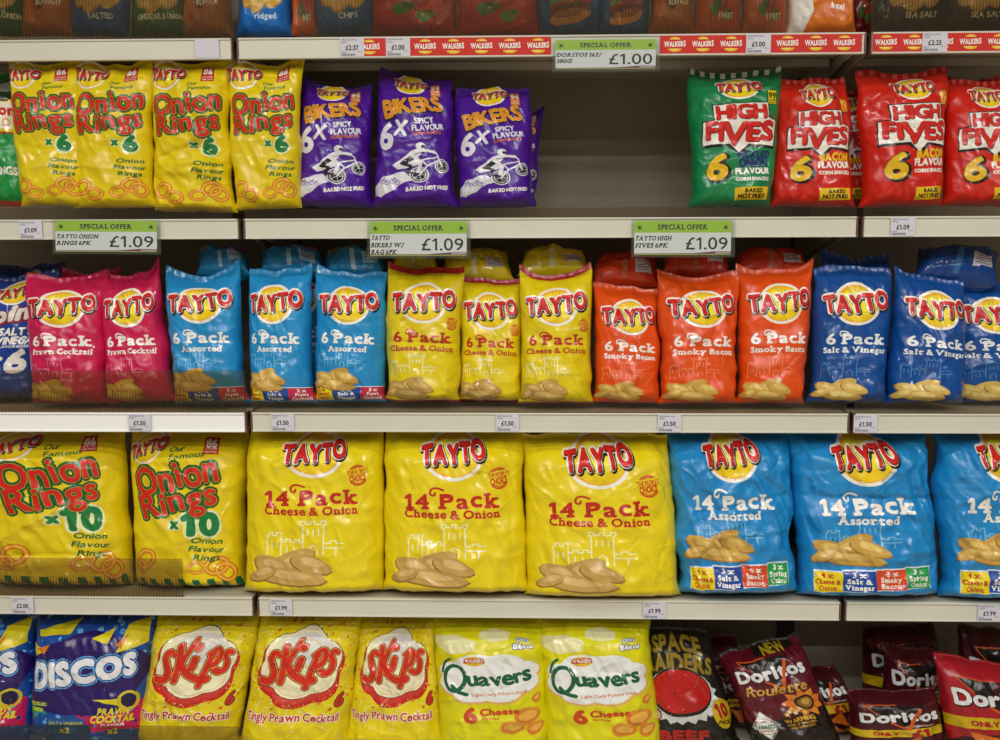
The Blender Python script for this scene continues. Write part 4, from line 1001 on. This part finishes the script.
r1(FIVESR, ((771, 207), (852, 208), (846, 78), (778, 78)), 'red corn snack six pack beside the green one', GF, Y=.06, T=.085, dip=.002)
r1(FIVESR, ((806, 205), (872, 205), (872, 84), (806, 84)), 'red corn snack six pack set back between two front ones', GF, Y=.165, T=.08, lean=.01)
r1(FIVESR, ((863, 208), (939, 207), (948, 68), (856, 68)), 'red corn snack six pack with open flared top in the right bay', GF, shift=.05, Y=.05, T=.085, dip=.009)
r1(FIVESR, ((944, 207), (1022, 207), (1014, 80), (944, 80)), 'red corn snack six pack cut by the right photo edge', GF, Y=.06, T=.085, dip=-.003)
r1(FIVESR, ((950, 205), (1010, 205), (1004, 74), (946, 74)), 'red corn snack six pack behind the one at the photo edge', GF, Y=.17, T=.07, lean=.01)

r2 = row('C', 'B')
r2(SPIN, ((-42, 399), (40, 399), (58, 268), (-34, 276)), 'dark blue salt and vinegar bag at the left photo edge, behind the pink one', 'navy bags', Y=.12, T=.09, lean=.02)
r2(SPIN, ((-30, 396), (56, 396), (66, 260), (-20, 262)), 'dark blue bag standing behind the other one at the left edge', 'navy bags', Y=.235, T=.08, lean=.01)
GP = 'pink prawn cocktail six packs'
r2(PRAWN6, ((36, 404), (107, 404), (108, 271), (25, 272)), 'pink six pack next to the dark blue bag', GP, Y=.05, T=.085, dip=.008, earl=.001)
r2(PRAWN6, ((111, 404), (174, 402), (160, 270), (101, 274)), 'pink six pack next to the light blue bag, one corner raised', GP, Y=.05, T=.085, earr=.028, dip=.004)
r2(PRAWN6, ((58, 398), (120, 398), (118, 268), (60, 268)), 'pink six pack hidden behind the first pink one', GP, Y=.16, T=.07, lean=.01)
GA = 'light blue assorted six packs'
r2(ASSORT6, ((177, 404), (246, 403), (240, 264), (163, 266)), 'light blue six pack beside the pink bags, corners flared', GA, Y=.05, T=.085, earr=.016, earl=.004, dip=.012)
r2(ASSORT6, ((253, 403), (315, 404), (310, 266), (247, 266)), 'light blue six pack, second of three in front', GA, Y=.05, T=.085, dip=.01, shift=-.05)
r2(ASSORT6, ((318, 402), (383, 402), (387, 270), (316, 266)), 'light blue six pack beside the yellow bags', GA, Y=.05, T=.085, dip=.008)
r2(ASSORT6, ((282, 398), (336, 398), (330, 256), (276, 256)), 'light blue six pack set back between two front blue ones', GA, Y=.17, T=.08, lean=.01)
GY = 'yellow cheese and onion six packs'
r2(CHEESE6, ((387, 402), (458, 402), (465, 268), (388, 264)), 'yellow six pack standing right beside the light blue six packs', GY, Y=.05, T=.085, dip=.006, earl=.004, folds=((0, .44, 1, .43, -.009, 5), (0, .40, 1, .40, .005, 7)))
r2(CHEESE6, ((459, 402), (523, 402), (522, 279), (460, 276)), 'yellow six pack in the middle, set slightly back', GY, Y=.075, T=.085, dip=.001)
r2(CHEESE6, ((521, 404), (590, 404), (592, 268), (520, 270)), 'yellow six pack with two ears up, beside the orange bags', GY, Y=.05, T=.085, earl=.011, earr=.014, dip=.01)
GR = 'orange bacon six packs'
r2(BACON6, ((595, 403), (660, 404), (657, 288), (594, 282)), 'orange six pack beside the yellow bags', GR, shift=.04, Y=.06, T=.085, dip=.004)
r2(BACON6, ((663, 404), (735, 404), (737, 272), (657, 272)), 'orange six pack standing in the middle of three', GR, shift=.04, Y=.045, T=.085, dip=.003, wr=1.3)
r2(BACON6, ((738, 404), (803, 404), (815, 264), (737, 266)), 'orange six pack beside the navy bag, with flared corners', GR, shift=.04, Y=.05, T=.085, earl=.004, earr=.01, dip=.012)
GN = 'navy salt and vinegar six packs'
r2(VINEG6, ((809, 403), (884, 404), (891, 268), (815, 268)), 'navy six pack next to the orange bags', GN, Y=.05, T=.085, dip=-.004)
r2(VINEG6, ((887, 404), (961, 404), (966, 282), (896, 268)), 'navy six pack in the right bay under the one lying flat', GN, shift=.04, Y=.045, T=.085, dip=-.002)
r2(VINEG6, ((950, 402), (1032, 404), (1028, 282), (948, 280)), 'navy six pack cut by the right photo edge', GN, Y=.115, T=.08, dip=0, lean=.015)
r2(VINEG6, ((822, 398), (890, 398), (892, 254), (820, 250)), 'navy six pack hidden behind the front one beside the orange bags', GN, Y=.16, T=.08, lean=.01)
# bags lying on top of the standing ones, feet to the front
GL = 'bags lying on top of the standing six packs'
def lying(art, px, lab, Y=.17, T=.07, **k):
    px = tuple((x, y+(4 if i > 1 else 0)) for i, (x, y) in enumerate(px))
    r2(art, px, lab, GL, Y=Y, T=T, lean=.10, seal=.05, dip=-.012, rb=.3, rt=.5, flop=.0, floor_z=None, **k)
lying(LIE_BLUE, ((199, 275), (248, 275), (246, 247), (200, 246)), 'light blue bag lying above the first assorted six pack', Y=.12)
lying(LIE_BLUE, ((262, 274), (322, 276), (322, 247), (262, 246)), 'light blue bag lying above the middle assorted six pack', Y=.12)
lying(LIE_BLUE, ((326, 277), (386, 277), (382, 247), (326, 247)), 'light blue bag lying above the assorted six pack beside the yellow', Y=.12)
lying(LIE_YEL, ((440, 281), (512, 282), (508, 248), (446, 248)), 'yellow bag lying above the middle cheese and onion six pack', Y=.13)
lying(LIE_YEL, ((518, 276), (588, 276), (584, 247), (526, 247)), 'yellow bag lying above the eared cheese and onion six pack', Y=.13)
lying(LIE_YEL, ((392, 276), (438, 276), (436, 249), (394, 249)), 'yellow bag lying behind the three-line offer card', Y=.14)
lying(LIE_ORG, ((594, 285), (656, 287), (654, 251), (598, 250)), 'orange bag lying above the first bacon six pack', Y=.13)
lying(LIE_ORG, ((662, 277), (730, 277), (728, 250), (664, 250)), 'orange bag lying behind the corn snack offer card', Y=.13)
lying(LIE_ORG, ((736, 276), (808, 276), (800, 247), (738, 247)), 'orange bag lying above the flared bacon six pack', Y=.13)
lying(LIE_NAVY, ((912, 282), (994, 286), (998, 248), (920, 246)), 'shiny navy bag lying flat on top in the right bay', Y=.10, T=.10)

r3 = row('D', 'C')
K3 = dict(T=.13, Y=.036, lean=.04, seal=.03, rt=.18, rb=.07, dip=0, sq=.55)
GX = 'ten-pack onion ring bags'
r3(ONION10, ((0, 590), (134, 590), (124, 428), (-12, 428)), 'ten-pack onion ring bag at the left edge, tilted behind the riser', GX, **dict(K3, Y=.075, shift=.07, vshift=.03, folds=((.05, .25, .6, .52, .009, 9), (.1, .2, .9, .24, -.007, 8))))
r3(ONION10, ((139, 590), (245, 590), (249, 428), (131, 428)), 'ten-pack onion ring bag beside the yellow fourteen packs', GX, **dict(K3, Y=.075))
GC = 'yellow cheese and onion fourteen packs'
r3(CHEESE14, ((247, 592), (384, 590), (385, 428), (250, 428)), 'yellow fourteen pack next to the onion ring bags', GC, **dict(K3, shift=.035, vshift=.02))
r3(CHEESE14, ((386, 590), (528, 591), (522, 428), (386, 428)), 'yellow fourteen pack standing in the middle of three', GC, **dict(K3, shift=.02))
r3(CHEESE14, ((527, 597), (678, 597), (668, 434), (523, 434)), 'yellow fourteen pack beside the light blue bag, nearest the edge', GC, **dict(K3, Y=.03, vshift=-.02, shift=.015, folds=((.02, .75, .35, .55, .005, 8),)))
GD = 'light blue assorted fourteen packs'
r3(ASSORT14, ((678, 592), (794, 591), (785, 430), (668, 430)), 'crumpled light blue fourteen pack beside the yellow bags', GD, **dict(K3, wr=1.8, folds=((.0, .35, .95, .42, .010, 10), (.2, .5, .9, .62, -.010, 10), (.0, .1, .3, .35, .008, 8))))
r3(ASSORT14, ((797, 594), (934, 594), (926, 430), (788, 430)), 'light blue fourteen pack standing in the middle of the three', GD, **dict(K3, wr=1.6, vshift=-.02, folds=((.05, .62, .95, .60, -.012, 8), (.05, .5, .95, .52, .006, 12), (.1, .25, .9, .3, .006, 10))))
r3(ASSORT14, ((940, 596), (1072, 596), (1062, 430), (932, 430)), 'light blue fourteen pack cut by the right photo edge', GD, **dict(K3, wr=1.8, shift=0, folds=((.05, .55, .5, .7, .01, 10), (.2, .3, .9, .25, .008, 8))))

r4 = row('E', 'D')
K4 = dict(T=.12, Y=.065, lean=.03, seal=.03, rt=.22, dip=0, name='snack_bag')
GDI = 'blue and purple disc snack bags'
r4(DISCOS, ((-86, 775), (36, 775), (36, 613), (-84, 613)), 'blue and purple disc snack bag at the left photo edge', GDI, **K4)
r4(DISCOS, ((34, 765), (150, 768), (157, 612), (38, 612)), 'blue and purple disc snack bag in front, whole name showing', GDI, **dict(K4, Y=.06))
r4(DISCOS, ((62, 760), (166, 760), (166, 618), (70, 618)), 'blue and purple disc snack bag half hidden behind the front one', GDI, **dict(K4, Y=.20, T=.1, lean=.01))
GS = 'yellow prawn snack bags with a red cloud logo'
r4(SKIPS, ((138, 775), (240, 775), (262, 612), (160, 612)), 'yellow prawn snack bag with cloud logo, next to the disc snacks', GS, **dict(K4, T=.12))
r4(SKIPS, ((241, 775), (350, 775), (362, 612), (262, 612)), 'yellow prawn snack bag with cloud logo, middle of three', GS, **dict(K4, Y=.06, T=.12))
r4(SKIPS, ((345, 775), (446, 775), (436, 612), (362, 612)), 'yellow prawn snack bag with cloud logo, beside the cheese curls', GS, **dict(K4, Y=.075, T=.12))
GQ = 'yellow cheese curl bags with green lettering'
r4(QUAVERS, ((440, 775), (550, 775), (546, 613), (434, 612)), 'yellow cheese curl bag with green lettering, next to the prawn snacks', GQ, **dict(K4, T=.13))
r4(QUAVERS, ((546, 775), (662, 775), (648, 613), (538, 612)), 'yellow cheese curl bag with green lettering, beside the black packet', GQ, **dict(K4, T=.13, Y=.06))
r4(RAIDERS, ((642, 775), (738, 775), (708, 630), (646, 628)), 'black ten-pack snack bag with a red patch and gold lettering', 'dark packets on the base shelf', **dict(K4, T=.10, Y=.08))
GT = 'dark tortilla chip packets on the base shelf'
r4(DORITOD, ((672, 765), (745, 765), (735, 636), (668, 636)), 'red and black packet peeping out behind the black ten-pack', GT, **dict(K4, Y=.20, T=.08, name='chip_packet', lean=.02))
r4(DORITOD, ((722, 770), (790, 772), (768, 655), (700, 660)), 'dark red chip packet tucked behind the packet with a warning label', GT, **dict(K4, Y=.17, T=.07, name='chip_packet'))
r4(ROULETTE, ((754, 776), (846, 758), (797, 632), (720, 652)), 'maroon and black chip packet with a white diamond label, leaning', GT, **dict(K4, Y=.055, T=.09, name='chip_packet', lean=.05, wr=1.2))
r4(DORITOD, ((800, 772), (868, 765), (836, 664), (776, 670)), 'dark red chip packet half hidden right of the leaning maroon one', GT, **dict(K4, Y=.145, T=.07, name='chip_packet'))
r4(DORITOD, ((852, 772), (946, 770), (934, 688), (846, 692)), 'low dark red chip packet in front with a yellow price band', GT, **dict(K4, Y=.055, T=.08, name='chip_packet', lean=.02))
r4(DORITOD, ((862, 760), (945, 762), (936, 624), (862, 628)), 'dark red chip packet standing tall at the back of the base shelf', GT, **dict(K4, Y=.27, T=.08, name='chip_packet', lean=.01))
r4(DORITOD, ((880, 762), (952, 766), (950, 650), (884, 642)), 'dark red chip packet in the second layer, above the low front one', GT, **dict(K4, Y=.17, T=.07, name='chip_packet', lean=.01))
r4(DORITOR, ((948, 776), (1046, 782), (1034, 668), (934, 656)), 'bright red chip packet with a yellow price band, nearest the right edge', GT, **dict(K4, Y=.05, T=.09, name='chip_packet'))
r4(DORITOD, ((960, 760), (1040, 760), (1034, 630), (958, 626)), 'dark red chip packet behind the bright red one', GT, **dict(K4, Y=.19, T=.08, name='chip_packet', lean=.01))

# ------------------------------------------------------------------ light: ceiling tubes along the aisle, soft light of the shop
def tube(x, y, z, L, power, lab):
    r = empty_tag('ceiling_light', (x, y, z), lab, 'ceiling light', 'fluorescent tube fittings')
    link('housing', box_mesh([(-L/2, L/2, -.06, .06, .03, .07)], material('white_light_housing', 'D8D8D4', rough=.4), .003), r)
    l = bpy.data.lights.new('tube_light', 'AREA'); l.shape = 'RECTANGLE'; l.size = L; l.size_y = .04; l.energy = power; l.color = (1.0, .98, .94)
    o = bpy.data.objects.new('tube_light', l); COL.objects.link(o); o.parent = r; o.location = (0, 0, .02)
for x, y, lab in ((-1.2, -1.45, 'ceiling tube light over the left of the aisle, nearer the shelves'), (.55, -1.45, 'ceiling tube light over the middle of the aisle, nearer the shelves'), (2.3, -1.45, 'ceiling tube light over the right of the aisle, nearer the shelves'),
                  (-1.2, -3.1, 'ceiling tube light over the left of the aisle, behind the viewer'), (.55, -3.1, 'ceiling tube light over the middle of the aisle, behind the viewer'), (2.3, -3.1, 'ceiling tube light over the right of the aisle, behind the viewer'),
                  (-1.2, -2.3, 'ceiling tube light over the left of the aisle, above the viewer'), (.55, -2.3, 'ceiling tube light over the middle of the aisle, above the viewer'), (2.3, -2.3, 'ceiling tube light over the right of the aisle, above the viewer'),
                  (-1.2, -4.1, 'ceiling tube light far behind the viewer, left side of the shop'), (.55, -4.1, 'ceiling tube light far behind the viewer, middle of the shop'), (2.3, -4.1, 'ceiling tube light far behind the viewer, right side of the shop')):
    tube(x, y, 2.87, 1.5, LP*{-1.45: .4, -2.3: .55, -3.1: 1.1, -4.1: .8}[y], lab)
w = bpy.data.worlds.new('shop'); SC.world = w; w.use_nodes = True
w.node_tree.nodes['Background'].inputs[0].default_value = (.9, .88, .82, 1); w.node_tree.nodes['Background'].inputs[1].default_value = WORLD
SC.view_settings.view_transform = 'Standard'; SC.view_settings.look = 'None'; SC.view_settings.gamma = 1; SC.view_settings.use_curve_mapping = False
SC.view_settings.exposure = EXPO
SC.cycles.use_denoising = True
SC.cycles.max_bounces = 8; SC.cycles.transparent_max_bounces = 16
bpy.data.objects.remove(_fo); bpy.data.curves.remove(_fc)
